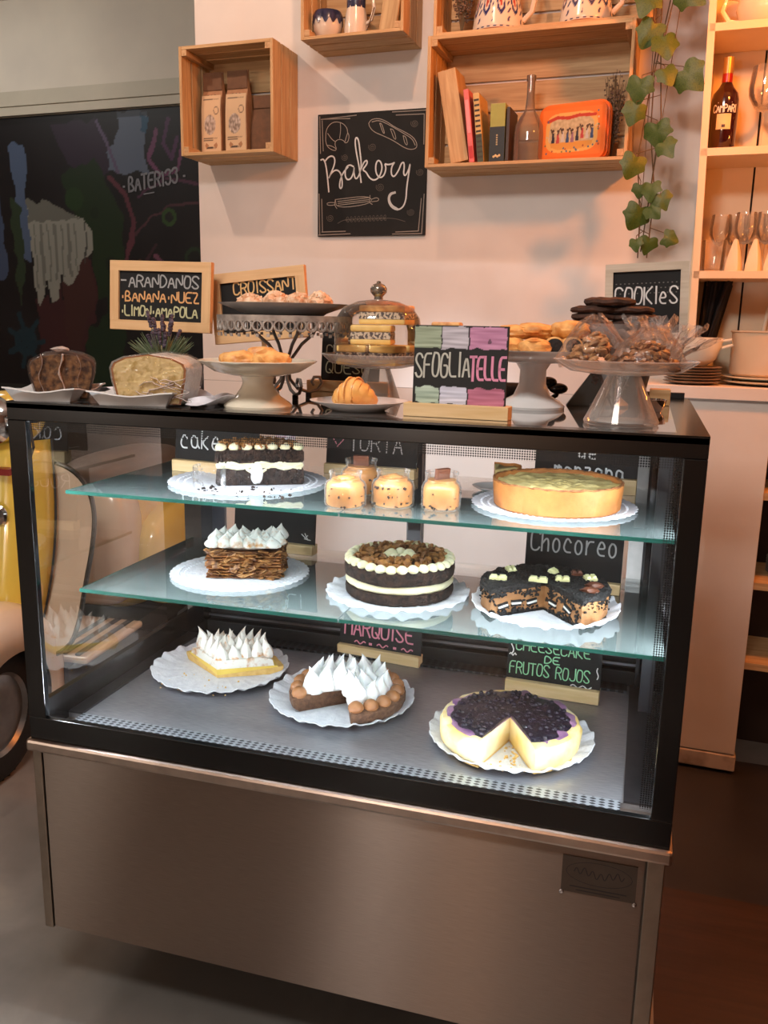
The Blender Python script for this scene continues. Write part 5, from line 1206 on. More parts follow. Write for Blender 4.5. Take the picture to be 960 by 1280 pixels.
t = wthing('board', 'wooden rolling board leaning at the right inside the top crate', 'board', -.300, -.11, ZM); obj('panel', M().box(-.03, -.008, 0, .03, .008, .24), m_pinez, t, rot=(0, .16, 0), bevel=.004)
o = obj('board', M().box(-.028, -.009, 0, .028, .009, .24), m_pinez, None, bw(-.253, -.07, ZM + .002), (0, .0, ANG), bevel=.004); tag(o, 'second wooden board upright in the top crate, against its right side', 'board')
t = wthing('fork', 'small fork leaning between jug and boards in the top crate', 'fork', -.350, -.15, ZM + .002); obj('handle', M().tube([(-.010, 0, .003), (.012, 0, .055), (.020, .0, .08)], .0018, 6), m_chrome, t)
# wide crate contents
ZB_ = 1.897 + .0118
o = obj('wood_block', M().box(-.030, -.06, 0, .030, .06, .285), m_pinez, None, bw(-.018, -.115, ZB_ + .0059), (0, -.19, ANG), bevel=.002); tag(o, 'thick pale wooden block leaning left inside the wide crate', 'wood block')
def book(label, u, w, h, d, c, tilt, v=-.185, extra=None, dz=0.):
    t = wthing('book', label, 'book', u, v, ZB_ + .0013 + dz, 'books in the wide crate')
    R_ = (0, tilt, 0); cm = mat('cover %02d%02d%02d' % tuple(int(q * 99) for q in c), c, rough=.5, scale=20)
    b = obj('cover', M().box(-w / 2, 0, 0, w / 2, d, h), cm, t, rot=R_, bevel=.0012)
    obj('pages', M().box(-w / 2 + .002, .003, h, w / 2 - .002, d - .001, h + .0008), mat('book pages', (.85, .80, .70), rough=.8), b)
    if extra: extra(b, w, h)
    return t
def sp_pink(b, w, h):
    m = M(); write(m, 'A', -.003, h - .05, .010, .006, .0012); 
    obj('spine_print', M().box(-w / 2 + .002, -.0006, .012, w / 2 - .002, 0, .05), mat('red print', (.75, .15, .15)), b)
    obj('spine_print', M().box(-w / 2 + .003, -.0006, .09, w / 2 - .003, 0, .19), mat('pale pink print', (.90, .60, .62)), b)
def sp_pat(b, w, h):
    m = M()
    for i in range(12):
        zz = .012 + i * (h - .02) / 12; m.box(-w / 2 + .002, -.0007, zz, w / 2 - .002, 0, zz + .006)
    obj('spine_pattern', m, mat('dark spine pattern', (.20, .17, .13), rough=.6), b); obj('spine_band', M().box(-w / 2, -.0006, 0, w / 2, 0, .085), mat('green band', (.25, .28, .18)), b)
def sp_olive(b, w, h):
    obj('spine_band', M().box(-w / 2 - .0003, -.0007, 0, w / 2 + .0003, 0, h * .60), mat('black band', (.09, .09, .09)), b)
    m = M()
    for i, q in enumerate((.28, .32, .36, .40, .44)): m.box(-.003, -.0012, h * q, .002, -.0008, h * (q + .025))
    obj('spine_print', m, mat('tan print', (.70, .62, .45)), b)
    for i in range(4): obj('spine_picture', M().lathe([(.004, 0), (.003, .001), (0, .001)], 10, Matrix.Translation((-.009 + .006 * i, -.0008, .014 + .003 * (i % 2))) @ Matrix.Rotation(PI / 2, 4, 'X')), mat('pale dots', (.85, .75, .55)), b)
book('slim bright pink book leaning left beside the wooden block', .026, .017, .222, .12, (.86, .42, .42), -.13, extra=sp_pink)
book('cream patterned-spine book, second from the left', .055, .020, .208, .12, (.82, .68, .42), -.115, extra=sp_pat)
book('thick book with olive top and black lower spine, third from the left', .106, .048, .172, .13, (.62, .62, .26), -.005, extra=sp_olive)
book('dark brown thin book against the glass bottle', .139, .011, .160, .12, (.22, .14, .09), .0)
t = wthing('glass_bottle', 'large smoky clear glass bottle between the books and the orange tin', 'bottle', .195, -.125, ZB_)
obj('bottle_body', M().lathe([(0, 0), (.042, 0), (.046, .004), (.046, .085), (.043, .115), (.030, .140), (.016, .160), (.0125, .20), (.0125, .245), (.015, .247), (.015, .262), (.011, .262), (.011, .21), (.014, .17)], 40), glass('smoky glass', (.84, .78, .72), refl=1.0, edge=.6, edgec=(.46, .40, .35), white=.16), t)
# orange tin
t = wthing('tin_box', 'orange tin lunch box with a painted picture of dancing figures', 'tin', .340, -.120, ZB_ + .0005, rz=math.radians(-14)); 
def rrect(w, h, r, n=6):
    P = []
    for cx, cz, a0 in ((w / 2 - r, h - r, 0), (-w / 2 + r, h - r, 90), (-w / 2 + r, r, 180), (w / 2 - r, r, 270)):
        for i in range(n + 1): a = math.radians(a0 + 90 * i / n); P.append((cx + r * math.cos(a), cz + r * math.sin(a)))
    return P
m_tin = mat('orange painted tin', (.90, .45, .14), (.86, .40, .10), rough=.3, scale=8, coat=.3)
tb = obj('tin_body', M().prism(rrect(.222, .168, .028), -.028, .028), m_tin, t, rot=(0, 0, 0), bevel=.003, fixn=True)
obj('rim', M().prism(rrect(.228, .174, .030), -.010, -.006, Matrix.Translation((0, 0, -.0029))).prism(rrect(.228, .174, .030), .008, .012, Matrix.Translation((0, 0, -.0029))), m_tin, tb, (0, 0, .003), fixn=True)
def tincol(U, V):
    C = np.zeros((len(U), 3)) + np.array([.88, .46, .16]); n = np.array([noise.noise(Vector((a * 22, b * 16, 2))) for a, b in zip(U, V)]); n2 = np.array([noise.noise(Vector((a * 40, b * 30, 12))) for a, b in zip(U, V)])
    k = ((U - .5) / .44) ** 4 + ((V - .5) / .42) ** 4 < 1; C[k] = np.array([.86, .66, .36])
    k = ((U - .5) / .38) ** 4 + ((V - .48) / .34) ** 4 < 1 + n * .2; C[k] = np.array([.74, .66, .52]) + n[k][:, None] * .10
    C[k & (V < .30)] = (.82, .58, .26)
    b = nearline(U, V, [(.10, .76), (.25, .83), (.45, .80), (.62, .84), (.88, .82)], .035); C[b] = (.72, .22, .14)
    r_ = random.Random(4)
    for i in range(9):
        x0 = .16 + i * .082; z0 = .30 + r_.uniform(-.02, .05); c = [(.15, .15, .22), (.70, .25, .25), (.75, .72, .70), (.20, .28, .45), (.55, .40, .50)][i % 5]
        C[inpoly(U, V, [(x0, z0), (x0 + .06, z0), (x0 + .045, z0 + .22), (x0 + .018, z0 + .22)])] = c
        C[nearline(U, V, [(x0 + .02, z0 + .18), (x0 - .01 + .07 * (i % 2), z0 + .30)], .010)] = (.25, .16, .12)
        C[((U - x0 - .03) / .018) ** 2 + ((V - z0 - .26) / .030) ** 2 < 1] = (.30, .20, .15)
    for i in range(30):
        x0, z0 = r_.choice([(r_.uniform(.06, .94), r_.uniform(.08, .2)), (r_.choice([.07, .93]) + r_.uniform(-.03, .03), r_.uniform(.1, .9))]); C[((U - x0) / .014) ** 2 + ((V - z0) / .022) ** 2 < 1] = r_.choice([(.25, .38, .50), (.75, .72, .6), (.30, .40, .25), (.6, .25, .2)])
    return C
painted('tin_picture', lambda u, v: (-.097 + .194 * u, -.0286, .014 + .140 * v), 110, 80, tincol, vcol('tin picture paint', rough=.35), tb)
# dried flowers
def dried(label, u, v, z, h, spread, n, seed, dens=6, cat='dried flowers', mt=None):
    t = wthing('dried_flowers', label, cat, u, v, z); r_ = random.Random(seed); st = M(); hd = M()
    for i in range(n):
        a = r_.uniform(0, 6.28); s_ = r_.uniform(0, 1) * spread; p1 = Vector((s_ * math.cos(a), s_ * math.sin(a) * .6, h * r_.uniform(.55, 1))); p0 = Vector((0, 0, .001))
        pts = [p0, p0.lerp(p1, .5) + Vector((0, 0, h * .08)), p1]; st.tube(pts, .0009, 3, cap=False)
        for k in range(dens):
            q = p0.lerp(p1, r_.uniform(.35, 1)) + Vector((r_.uniform(-1, 1), r_.uniform(-1, 1), r_.uniform(-1, 1))) * spread * .22
            if q.z < .004: q.z = .004
            hd.blob(q, (.0032, .0032, .0032), i + k, .2, 3, 0 if False else 1)
    obj('stems', st, mat('dry stem', (.42, .34, .24), rough=.9), t, kind='stuff'); obj('flower_heads', hd, mt or mat('dry blossom', (.52, .42, .34), (.36, .29, .26), rough=.9, scale=120), t, kind='stuff')
    return t
dried('dried grey blossoms in the right end of the wide crate beside the tin', .452, -.085, ZB_ + .001, .27, .038, 60, 3, 9)
dried('dry brown flower bunch at the left of the upper crate', -.040, -.12, 2.2915 + .0125, .26, .058, 70, 9, 10)
# jugs in the upper crate
def jugcol(seed, main, acc):
    def f(U, V):
        C = np.zeros((len(U), 3)) + np.array([.86, .80, .73]); r_ = random.Random(seed)
        for i in range(10):
            x0 = i / 10 + .02; sg = (-1) ** i
            C[((U - x0 - .03) / .030) ** 2 + ((V - .40) / .13) ** 2 < 1] = main; C[((U - x0 - .03) / .018) ** 2 + ((V - .40) / .085) ** 2 < 1] = (.86, .80, .73); C[((U - x0 - .03) / .010) ** 2 + ((V - .40) / .05) ** 2 < 1] = acc
            for k in range(5): C[nearline(U, V, [(x0 + .075, .20 + k * .08), (x0 + .085 + .006 * (k % 2), .24 + k * .08)], .006)] = main
        C[(V > .08) & (V < .12) & (np.sin(U * 150) > 0)] = main; C[(V < .035)] = (.62, .36, .22)
        C[(V > .80) & (V < .84)] = main
        return C
    return f
def jug(label, u, sc_, seed, main, acc):
    t = wthing('painted_jug', label, 'jug', u, -.10, 2.2915 + .0118); prof = [(.080, 0), (.083, .01), (.076, .06), (.064, .11), (.052, .15), (.048, .18), (.052, .21)]
    def fn(a, v):
        k = v * (len(prof) - 1); i = min(int(k), len(prof) - 2); q = k - i; r = prof[i][0] * (1 - q) + prof[i + 1][0] * q; z_ = prof[i][1] * (1 - q) + prof[i + 1][1] * q; b = a * 2 * PI
        return (r * sc_ * math.sin(b), -r * sc_ * math.cos(b), z_)
    painted('jug_body', fn, 150, 60, jugcol(seed, main, acc), vcol('jug glaze', rough=.2, coat=.5), t, fixn=False)
    obj('jug_base', M().lathe([(0, .0005), (.080 * sc_, .0005), (.079 * sc_, .004), (0, .006)], 40), mat('terracotta glaze', (.62, .36, .22), rough=.3), t)
    obj('handle', M().tube([(.056 * sc_, 0, .19), (.10 * sc_, 0, .18), (.118 * sc_, 0, .12), (.105 * sc_, 0, .06), (.078 * sc_, 0, .035)], .009, 8), m_wcer, t)
jug('white jug with blue flower medallions in the upper crate, left one', .075, 1.0, 1, (.16, .18, .40), (.70, .25, .2))
jug('white jug with blue and red flowers in the upper crate, right one', .350, 1.0, 2, (.22, .22, .38), (.62, .20, .16))
# ------------------------------------------------------------------ Bakery chalkboard (traced drawing in its own 0..1 board space)
t = wthing('bakery_chalkboard', 'square chalkboard with hand-lettered Bakery, croissant, baguette and rolling pin drawings', 'chalkboard', -.385, -.012, 1.705)
BWd, BHt = .412, .418
bo = obj('board', M().box(-BWd / 2, 0, 0, BWd / 2, .010, BHt), m_board, t, bevel=.001)
# homography from crop pixels to the board rectangle (bilinear inverse by newton)
cor = [(32, 95), (888, 25), (912, 1005), (50, 1042)]
def tb_(p):
    s_, q = .5, .5
    for _ in range(12):
        def F(a, b): return tuple((cor[0][k] * (1 - a) + cor[1][k] * a) * (1 - b) + (cor[3][k] * (1 - a) + cor[2][k] * a) * b for k in (0, 1))
        f = F(s_, q); e = (p[0] - f[0], p[1] - f[1]); fa = F(s_ + 1e-3, q); fb_ = F(s_, q + 1e-3)
        J = ((fa[0] - f[0]) / 1e-3, (fb_[0] - f[0]) / 1e-3, (fa[1] - f[1]) / 1e-3, (fb_[1] - f[1]) / 1e-3); D_ = J[0] * J[3] - J[1] * J[2]
        s_ += (e[0] * J[3] - e[1] * J[1]) / D_; q += (-e[0] * J[2] + e[1] * J[0]) / D_
    return (-BWd / 2 + s_ * BWd, (1 - q) * BHt)
def bdraw(m, lines, w, it=2):
    for L_ in lines: m.ribbon(chaikin([tb_(p) for p in L_], it), w, -.0006)
    return m
m = M()
bdraw(m, [[(65, 440), (85, 430), (105, 470), (120, 560), (130, 640), (135, 685)], [(98, 450), (125, 415), (160, 405), (180, 430), (175, 480), (145, 550), (128, 590), (150, 540), (190, 510), (225, 530), (240, 580), (245, 640), (232, 662), (220, 640), (228, 580), (250, 530), (285, 490)],
          [(330, 485), (300, 470), (270, 490), (262, 550), (280, 590), (315, 580), (335, 520), (335, 480), (335, 540), (350, 585), (375, 560), (395, 480), (380, 380), (365, 280), (345, 255), (335, 290), (350, 380), (375, 480), (395, 605)],
          [(385, 520), (410, 450), (435, 430), (440, 460), (400, 510), (430, 520), (460, 570), (500, 590), (540, 560), (560, 490), (545, 440), (520, 430), (505, 470), (510, 530), (540, 570), (575, 550), (590, 490), (575, 455), (600, 465), (640, 455), (655, 440), (630, 480), (630, 540), (655, 560), (690, 500), (705, 450), (725, 440), (730, 480), (725, 530), (740, 550), (765, 500), (775, 440), (765, 540), (755, 640), (755, 730), (735, 790), (695, 815), (650, 800), (620, 760), (615, 710), (635, 680), (665, 678)]], .0052)
bdraw(m, [[(665, 678), (630, 690), (618, 730), (640, 780), (690, 808)]], .008)
obj('lettering', m, chalk, bo, label='white handwritten word Bakery')
m = M()
bdraw(m, [[(100, 290), (100, 210), (135, 160), (180, 143), (235, 155), (270, 190), (275, 225), (290, 250), (280, 300), (255, 305), (250, 290), (215, 275), (180, 290), (175, 320), (190, 350), (180, 368), (140, 355), (110, 330), (100, 290)], [(115, 235), (150, 280), (175, 295)], [(215, 150), (220, 210), (212, 270)], [(275, 230), (262, 270), (255, 300)], [(110, 325), (150, 330), (185, 350)]], .0022)
obj('croissant_drawing', m, mat('chalk soft white', (.66, .62, .58), rough=.9), bo)
m = M()
bdraw(m, [[(440, 150), (460, 120), (520, 112), (580, 135), (640, 175), (720, 210), (790, 250), (820, 300), (815, 335), (770, 345), (720, 330), (640, 280), (560, 245), (480, 215), (445, 175), (440, 150)], [(465, 140), (520, 125), (600, 160), (700, 215), (780, 260), (805, 310)], [(525, 150), (555, 225), (568, 225), (540, 150), (525, 150)], [(610, 190), (640, 265), (660, 270), (635, 195), (610, 190)], [(710, 240), (725, 300), (750, 315), (730, 245), (710, 240)]], .0022)
obj('baguette_drawing', m, mat('chalk soft white', (.66, .62, .58), rough=.9), bo)
m = M()
bdraw(m, [[(190, 745), (470, 705), (490, 770), (205, 815), (190, 745)], [(190, 745), (185, 790), (205, 815)], [(470, 705), (465, 760), (490, 775)], [(210, 760), (465, 722)], [(212, 775), (465, 738)], [(212, 790), (465, 752)], [(188, 770), (150, 768), (122, 775), (125, 790), (160, 792), (190, 785)], [(485, 735), (520, 720), (543, 730), (535, 748), (500, 752), (485, 755)]], .0022)
obj('rolling_pin_drawing', m, mat('chalk soft white', (.66, .62, .58), rough=.9), bo)
for seg_ in [[(60, 130), (340, 92)], [(75, 128), (290, 118)], [(48, 110), (60, 390)], [(68, 140), (82, 370)], [(620, 62), (888, 42)], [(650, 85), (862, 72)], [(862, 72), (870, 300)], [(882, 45), (886, 160)], [(60, 1030), (320, 1012)], [(85, 1005), (280, 993)], [(55, 705), (68, 1025)], [(78, 745), (90, 1000)], [(660, 1005), (890, 995)], [(685, 988), (862, 975)], [(892, 685), (888, 995)], [(872, 720), (862, 975)]]:
    obj('border_line', bdraw(M(), [seg_], .0030, 0), mat('chalk border', (.58, .55, .52), rough=.9), bo)
m_sw = mat('faint chalk swirl', (.42, .39, .36), rough=.9)
for cx_s, cy_s, r0 in ((258, 415, 28), (475, 330, 32), (793, 145, 30), (852, 515, 30), (548, 638, 34), (797, 828, 30), (152, 892, 30)):
    obj('chalk_swirl', bdraw(M(), [[(cx_s + r0 * k / 26 * math.cos(k * .62), cy_s + r0 * k / 26 * math.sin(k * .62)) for k in range(27)]], .0014, 0), m_sw, bo)
m = M()
bdraw(m, [[(215, 932), (260, 905), (330, 895), (600, 880), (680, 882), (755, 903)]], .0016)
for i in range(11):
    x0 = 280 + i * 30; y0 = 905 - i * 2.2
    bdraw(m, [[(x0, y0), (x0 + 14, y0 - 34), (x0 + 26, y0 - 12), (x0, y0)], [(x0, y0), (x0 + 20, y0 + 20), (x0 + 28, y0 + 4), (x0, y0)]], .0013)
obj('wheat_drawing', m, mat('faint chalk swirl', (.42, .39, .36), rough=.9), bo)
# ------------------------------------------------------------------ right shelving and counter
m_cab = mat('cream painted shelf', (.90, .82, .70), (.86, .78, .66), rough=.6, scale=4)
cab = wthing('shelf_unit', 'cream wall shelving with glasses and bottles right of the ivy', 'shelving', .0, 0, 0)
def cbx(name, *a, mt=m_cab, **k): return obj(name, M().box(*a), mt, cab, **k)
CX0, CX1, CD = .712, 1.75, -.24
# front edge leans a little, as the old unit does
obj('side_board', M().add([(.695, CD, 2.9), (.715, CD, 2.9), (.758, CD, 1.24), (.738, CD, 1.24), (.695, -.002, 2.9), (.715, -.002, 2.9), (.758, -.002, 1.24), (.738, -.002, 1.24)], [(3, 2, 1, 0), (4, 5, 6, 7), (0, 1, 5, 4), (1, 2, 6, 5), (2, 3, 7, 6), (3, 0, 4, 7)]), m_cab, cab, fixn=True)
for i, (z0, x0) in enumerate(((2.222, .716), (1.890, .722), (1.546, .733))): cbx('shelf_board', x0, CD, z0, CX1, -.014, z0 + .022, bevel=.001)
for i in range(6):
    u0 = .72 + i * .166; obj('back_plank', M().box(u0, -.012, 1.24, u0 + .160, -.002, 2.9), m_cab, cab)
obj('back_gap', M().box(.72, -.0019, 1.24, 1.72, -.0005, 2.9), mat('dark gap', (.16, .09, .05), rough=.9), cab)
# counter
cnt = wthing('bar_counter', 'white painted bar counter behind the right end of the display case', 'counter', 0, 0, 0)
m_white = mat('white painted panel', (.88, .84, .80), (.82, .77, .72), rough=.5, scale=2.2, detail=6, bump=.05)
obj('countertop', M().box(.60, -.315, 1.195, 1.80, -.002, 1.233), m_white, cnt, bevel=.002)
obj('front_panel', M().box(.60, -.30, .07, .99, -.262, 1.195), m_white, cnt, bevel=.002)
obj('plinth', M().box(.60, -.302, .012, .995, -.262, .066), mat('worn plinth', (.78, .72, .66), (.45, .38, .33), rough=.7, scale=9, contrast=(.5, .75)), cnt, bevel=.004)
obj('back_panel', M().box(.60, -.02, .0, 1.80, -.003, 1.195), mat('dark brown board', (.20, .13, .09), rough=.7), cnt)
for z0 in (.36, .62, .90): obj('inner_shelf', M().box(.99, -.29, z0, 1.80, -.02, z0 + .022), m_pine, cnt)
for k in range(6):
    o = obj('plate', M().lathe([(0, 0), (.06, 0), (.10, .010), (.098, .012), (.058, .004), (0, .004)], 36), mat('grey dish', (.45, .40, .36), rough=.3), None, bw(1.13, -.15, .643 + k * .0086)); tag(o, '%s plate of the stack on the counter inner shelf' % ['bottom', 'second lowest', 'third', 'fourth', 'fifth', 'topmost'][k], 'plate', 'plates on the inner counter shelf')
ZK = 1.2335
# pot
t = wthing('cooking_pot', 'wide cream cooking pot on a plate on the bar counter', 'pot', .975, -.15, ZK + .028)
obj('body', M().lathe([(0, 0), (.105, 0), (.112, .006), (.114, .128), (.118, .131), (.118, .135), (.111, .135), (.108, .010), (0, .006)], 64), mat('cream enamel', (.84, .74, .62), rough=.4, scale=5), t)
for k in range(2):
    o = obj('plate', M().lathe([(0, 0), (.08, 0), (.135, .010), (.137, .0125), (.132, .0135), (.08, .005), (0, .005)], 56), m_cream, None, bw(.975, -.15, ZK + .0005 + k * .0135)); tag(o, ['lower cream plate under the cooking pot', 'upper cream plate under the cooking pot'][k], 'plate', 'plates under the pot')
for k in range(6):
    o = obj('plate', M().lathe([(0, 0), (.05, 0), (.082, .008), (.084, .010), (.080, .011), (.05, .004), (0, .004)], 44), mat('dark rim plate', (.62, .52, .42), (.50, .40, .32), rough=.3), None, bw(.755 + .002 * (k % 2), -.225, ZK + .0005 + k * .0085)); tag(o, '%s plate of the small stack left of the pot' % ['bottom', 'second lowest', 'third', 'fourth', 'fifth', 'topmost'][k], 'plate', 'small plates left of the pot')
t = wthing('white_bowl', 'large cream bowl standing on the small plate stack behind the nuts', 'bowl', .760, -.215, ZK + .055)
obj('body', M().lathe([(0, 0), (.035, 0), (.060, .020), (.074, .060), (.076, .085), (.073, .085), (.07, .06), (0, .008)], 44), m_cream, t); obj('handle', M().tube([(.072, 0, .075), (.10, 0, .080), (.105, 0, .065), (.074, 0, .055)], .005, 8), m_cream, t)
# straws
t = wthing('straw_holder', 'clear cup holding a thick bunch of black straws on the bar counter', 'holder', .775, -.075, ZK)
obj('cup', M().lathe([(0, 0), (.038, 0), (.044, .12), (.042, .12), (.036, .004)], 32), m_cab, t)
r_ = random.Random(31); me = M().tube([(0, 0, .006), (0, 0, .33)], .0048, 6).mesh('black_straw'); me.materials.append(m_blackmatt)
for i in range(34):
    a = r_.uniform(0, 6.28); q = r_.uniform(0, .025); o = obj('black_straw', me, None, None, bw(.775 + q * math.cos(a) * .9, -.075 + q * math.sin(a), ZK + .004 + r_.uniform(0, .006)), (r_.uniform(-.05, .05), r_.uniform(.02, .24), ANG), sc=(1, 1, r_.uniform(.88, 1.0))); tag(o, 'black drinking straw in the bunch on the bar counter', 'straw', 'black straws in the holder')
o = obj('wooden_spoon', M().tube([(0, 0, .0), (.02, 0, .12), (.03, 0, .20)], [.004, .004, .004], 6), m_pine, None, bw(.80, -.12, ZK + .06)); 
bpy.data.objects.remove(o)
t = wthing('hanging_ladle', 'cream enamel ladle hanging on the back planks above the pot', 'ladle', .955, -.03, 1.36)
obj('handle', M().tube([(.012, 0, .155), (.008, 0, .10), (.0, 0, .02)], [.004, .005, .007], 8), m_cream, t); obj('bowl', M().blob((0, -.01, -.01), (.030, .018, .034), 3, 0, 1, 3), m_cream, t); obj('hook', M().tube([(.012, .018, .165), (.012, -.004, .168), (.012, -.006, .15)], .003, 6), m_blackmatt, t)
# bottle with red liquid
ZS = 1.912
t = wthing('aperitif_bottle', 'dark red liqueur bottle with gold cap, red foil and white lettering on the shelf', 'bottle', .778, -.12, ZS + .0005)
obj('bottle_body', M().lathe([(0, 0), (.034, 0), (.037, .004), (.039, .15), (.036, .168), (.022, .186), (.0145, .200), (.0138, .222), (0, .222)], 40), mat('dark red glass', (.20, .035, .03), (.17, .03, .025), rough=.08, coat=.8), t)
obj('neck_foil', M().lathe([(.0148, .196), (.0146, .224), (0, .224)], 32), mat('red foil', (.62, .07, .05), rough=.3), t); obj('cap', M().lathe([(.0150, .224), (.0150, .268), (.013, .270), (0, .270)], 32), mat('gold cap', (.70, .55, .30), rough=.35, metal=.5), t)
def arc(r, w, z0, z1, n=8): 
    m = M(); vs = []; 
    for i in range(n + 1): a = -PI / 2 + (i / n - .5) * w / r; vs += [(r * math.cos(a), r * math.sin(a), z0), (r * math.cos(a), r * math.sin(a), z1)]
    return m.add(vs, [(2 * i, 2 * i + 2, 2 * i + 3, 2 * i + 1) for i in range(n)])
obj('paper_label', arc(.0392, .042, .065, .108), mat('cream label', (.85, .78, .60), rough=.6), t)
lt = M(); write(lt, 'CAMPARI', -.034, .113, .020, .072, .0034, 0)
lt.v = [(.0396 * math.sin(x / .0396), -.0396 * math.cos(x / .0396), z_) for x, y_, z_ in lt.v]; obj('lettering', lt, chalk, t)
lt = M(); lt.ribbon([(-.02, .139), (.02, .139)], .002, 0); lt.v = [(.0395 * math.sin(x / .0395), -.0395 * math.cos(x / .0395), z_) for x, y_, z_ in lt.v]; obj('small_print', lt, chalk, t)
obj('label_mark', arc(.0395, .010, .070, .078, 3), mat('dark label mark', (.25, .15, .12)), t)
m_wg = glass('warm clear glass', (.99, .98, .96), refl=1.0, edge=.40, edgec=(.95, .86, .74), white=.05)
def goblet(label, u, v, z, s_, h, group, hang=False):
    t = wthing('wine_glass', label, 'glass', u, v, z, group)
    obj('foot', M().lathe([(0, 0), (.034 * s_, 0), (.034 * s_, .0015), (.006, .004), (.0035, .010)], 28), m_wg, t); obj('stem', M().tube([(0, 0, .008), (0, 0, h * .48)], .0035, 8), m_wg, t)
    obj('bowl', M().lathe([(.003, h * .47), (.022 * s_, h * .52), (.038 * s_, h * .66), (.040 * s_, h * .76), (.034 * s_, h), (.033 * s_, h), (.038 * s_, h * .76), (.036 * s_, h * .67), (.020 * s_, h * .54)], 36), m_wg, t)
goblet('tall wine glass beside the red bottle on the shelf', .885, -.13, ZS + .0005, 1.15, .235, 'wine glasses on the bottle shelf')
goblet('second wine glass further back beside the red bottle', .960, -.09, ZS + .0005, 1.1, .22, 'wine glasses on the bottle shelf')
o = obj('dark_bottle', M().lathe([(0, 0), (.030, 0), (.034, .004), (.034, .10), (.018, .13), (.012, .19), (0, .19)], 28), mat('dark bottle glass', (.10, .05, .03), rough=.1, coat=.6), None, bw(1.005, -.12, ZS + .0005)); tag(o, 'dark small bottle at the right edge of the bottle shelf', 'bottle')
ZS2 = 1.568
gi = 0
for u, v in ((.80, -.08), (.845, -.06), (.90, -.07), (.955, -.06), (.87, -.13), (.93, -.13), (.985, -.12)):
    lb = ['in the back row at the far left', 'in the back row, second from left', 'in the back row, third from left', 'in the back row, fourth from left', 'in the front row at left', 'in the front row in the middle', 'in the front row at right'][gi]; gi += 1
    goblet('wine glass on the lower glass shelf ' + lb, u, v, ZS2 + .0005, .85, .175, 'wine glasses on the lower shelf')
t = wthing('water_tumbler', 'wide clear tumbler at the left end of the lower glass shelf', 'glass', .785, -.165, ZS2 + .0005)
obj('body', M().lathe([(0, 0), (.032, 0), (.034, .004), (.037, .092), (.0355, .092), (.031, .008), (0, .008)], 36), m_wg, t)
for k, u in enumerate((.845, .90, .952)):
    t = wthing('folded_napkin', ['white folded napkin cone, left of three before the glasses', 'white folded napkin cone, middle of three before the glasses', 'white folded napkin cone, right of three before the glasses'][k], 'napkin', u, -.185, ZS2 + .0005, 'white napkin cones on the lower shelf')
    obj('cone', M().lathe([(0, 0), (.024, 0), (.023, .02), (.015, .06), (.006, .092), (0, .095)], 16, fn=lambda r, z_, a: (r * (1 + .12 * math.sin(a * 4)), z_)), m_cab, t)
o = obj('red_cup', M().lathe([(0, 0), (.022, 0), (.028, .035), (.026, .035), (.02, .004), (0, .004)], 28), mat('red ceramic', (.55, .10, .06), rough=.3), None, bw(.995, -.19, ZS2 + .0005)); tag(o, 'small red cup at the right end of the lower glass shelf', 'cup')
t = wthing('metal_rod', 'thin upright metal rod standing among the wine glasses', 'rod', .968, -.215, ZS2 + .0005)
obj('shaft', M().tube([(-.012, 0, .001), (.0, 0, .16), (.010, 0, .30)], .0032, 6), mat('dark metal', (.25, .16, .10), rough=.3, metal=.8), t); obj('shiny_section', M().tube([(.002, -.0003, .20), (.0075, -.0003, .275)], .0036, 6), m_chrome, t)
t = wthing('teapot', 'white round teapot on the highest shelf at the top right', 'teapot', .872, -.13, 2.2445)
obj('body', M().lathe([(0, 0), (.050, 0), (.075, .02), (.088, .055), (.080, .10), (.05, .12), (0, .125)], 44), m_cream, t); obj('handle', M().tube([(-.075, 0, .09), (-.115, 0, .095), (-.125, 0, .06), (-.105, 0, .03), (-.078, 0, .025)], .008, 8), m_cream, t)
# ------------------------------------------------------------------ ivy garland
t = wthing('ivy_garland', 'hanging green ivy garland on the wall between the wide crate and the shelving', 'plant', .594, -.218, 1.607)
t.scale = (.95, .95, .95)
m_leaf = mat('ivy leaf green', (.22, .33, .11), (.15, .26, .08), rough=.45, scale=22, c3=(.30, .38, .14), bump=.2)
m_stem = mat('ivy stem brown', (.34, .26, .14), rough=.7)
def lm(seed):
    P = [(0, 0), (.30, -.16), (.52, -.05), (.50, .20), (.62, .42), (.36, .50), (.22, .78), (0, 1.0), (-.20, .76), (-.38, .52), (-.60, .40), (-.50, .18), (-.50, -.06), (-.28, -.16)]
    r_ = random.Random(seed); P = [(x + r_.uniform(-.04, .04), z_ + r_.uniform(-.04, .04)) for x, z_ in P]; P[0] = (0, 0); P = chaikin(P + [P[0]], 2)[:-1]
    c = (0, .30); n = len(P); vs = [(c[0], -.10, c[1])]; fs = []
    for k, sc_ in enumerate((.55, 1.0)):
        for x, z_ in P: X = c[0] + (x - c[0]) * sc_; Z = c[1] + (z_ - c[1]) * sc_; vs.append((X, -.10 + .32 * (X * X + (Z - .3) ** 2 * .8) + .03 * math.sin(9 * X + seed), Z))
    for i in range(n): j = (i + 1) % n; fs.append((0, 1 + i, 1 + j)); fs.append((1 + i, 1 + n + i, 1 + n + j, 1 + j))
    me = M().add(vs, fs, True).mesh('leaf'); me.materials.append(m_leaf); return me
LM = [lm(i) for i in range(4)]
strands = [[(-.02, 0, .95), (-.012, -.01, .70), (-.03, -.005, .50), (-.05, -.012, .30), (-.03, -.008, .12), (-.028, 0, 0)], [(.0, .01, .95), (.01, 0, .75), (-.02, -.01, .55), (-.018, 0, .38), (.008, -.006, .20), (.0, 0, 0)], [(.02, .0, .95), (.025, -.012, .78), (-.005, -.016, .60), (.01, -.01, .42), (-.004, 0, .22), (-.02, 0, .02)]]
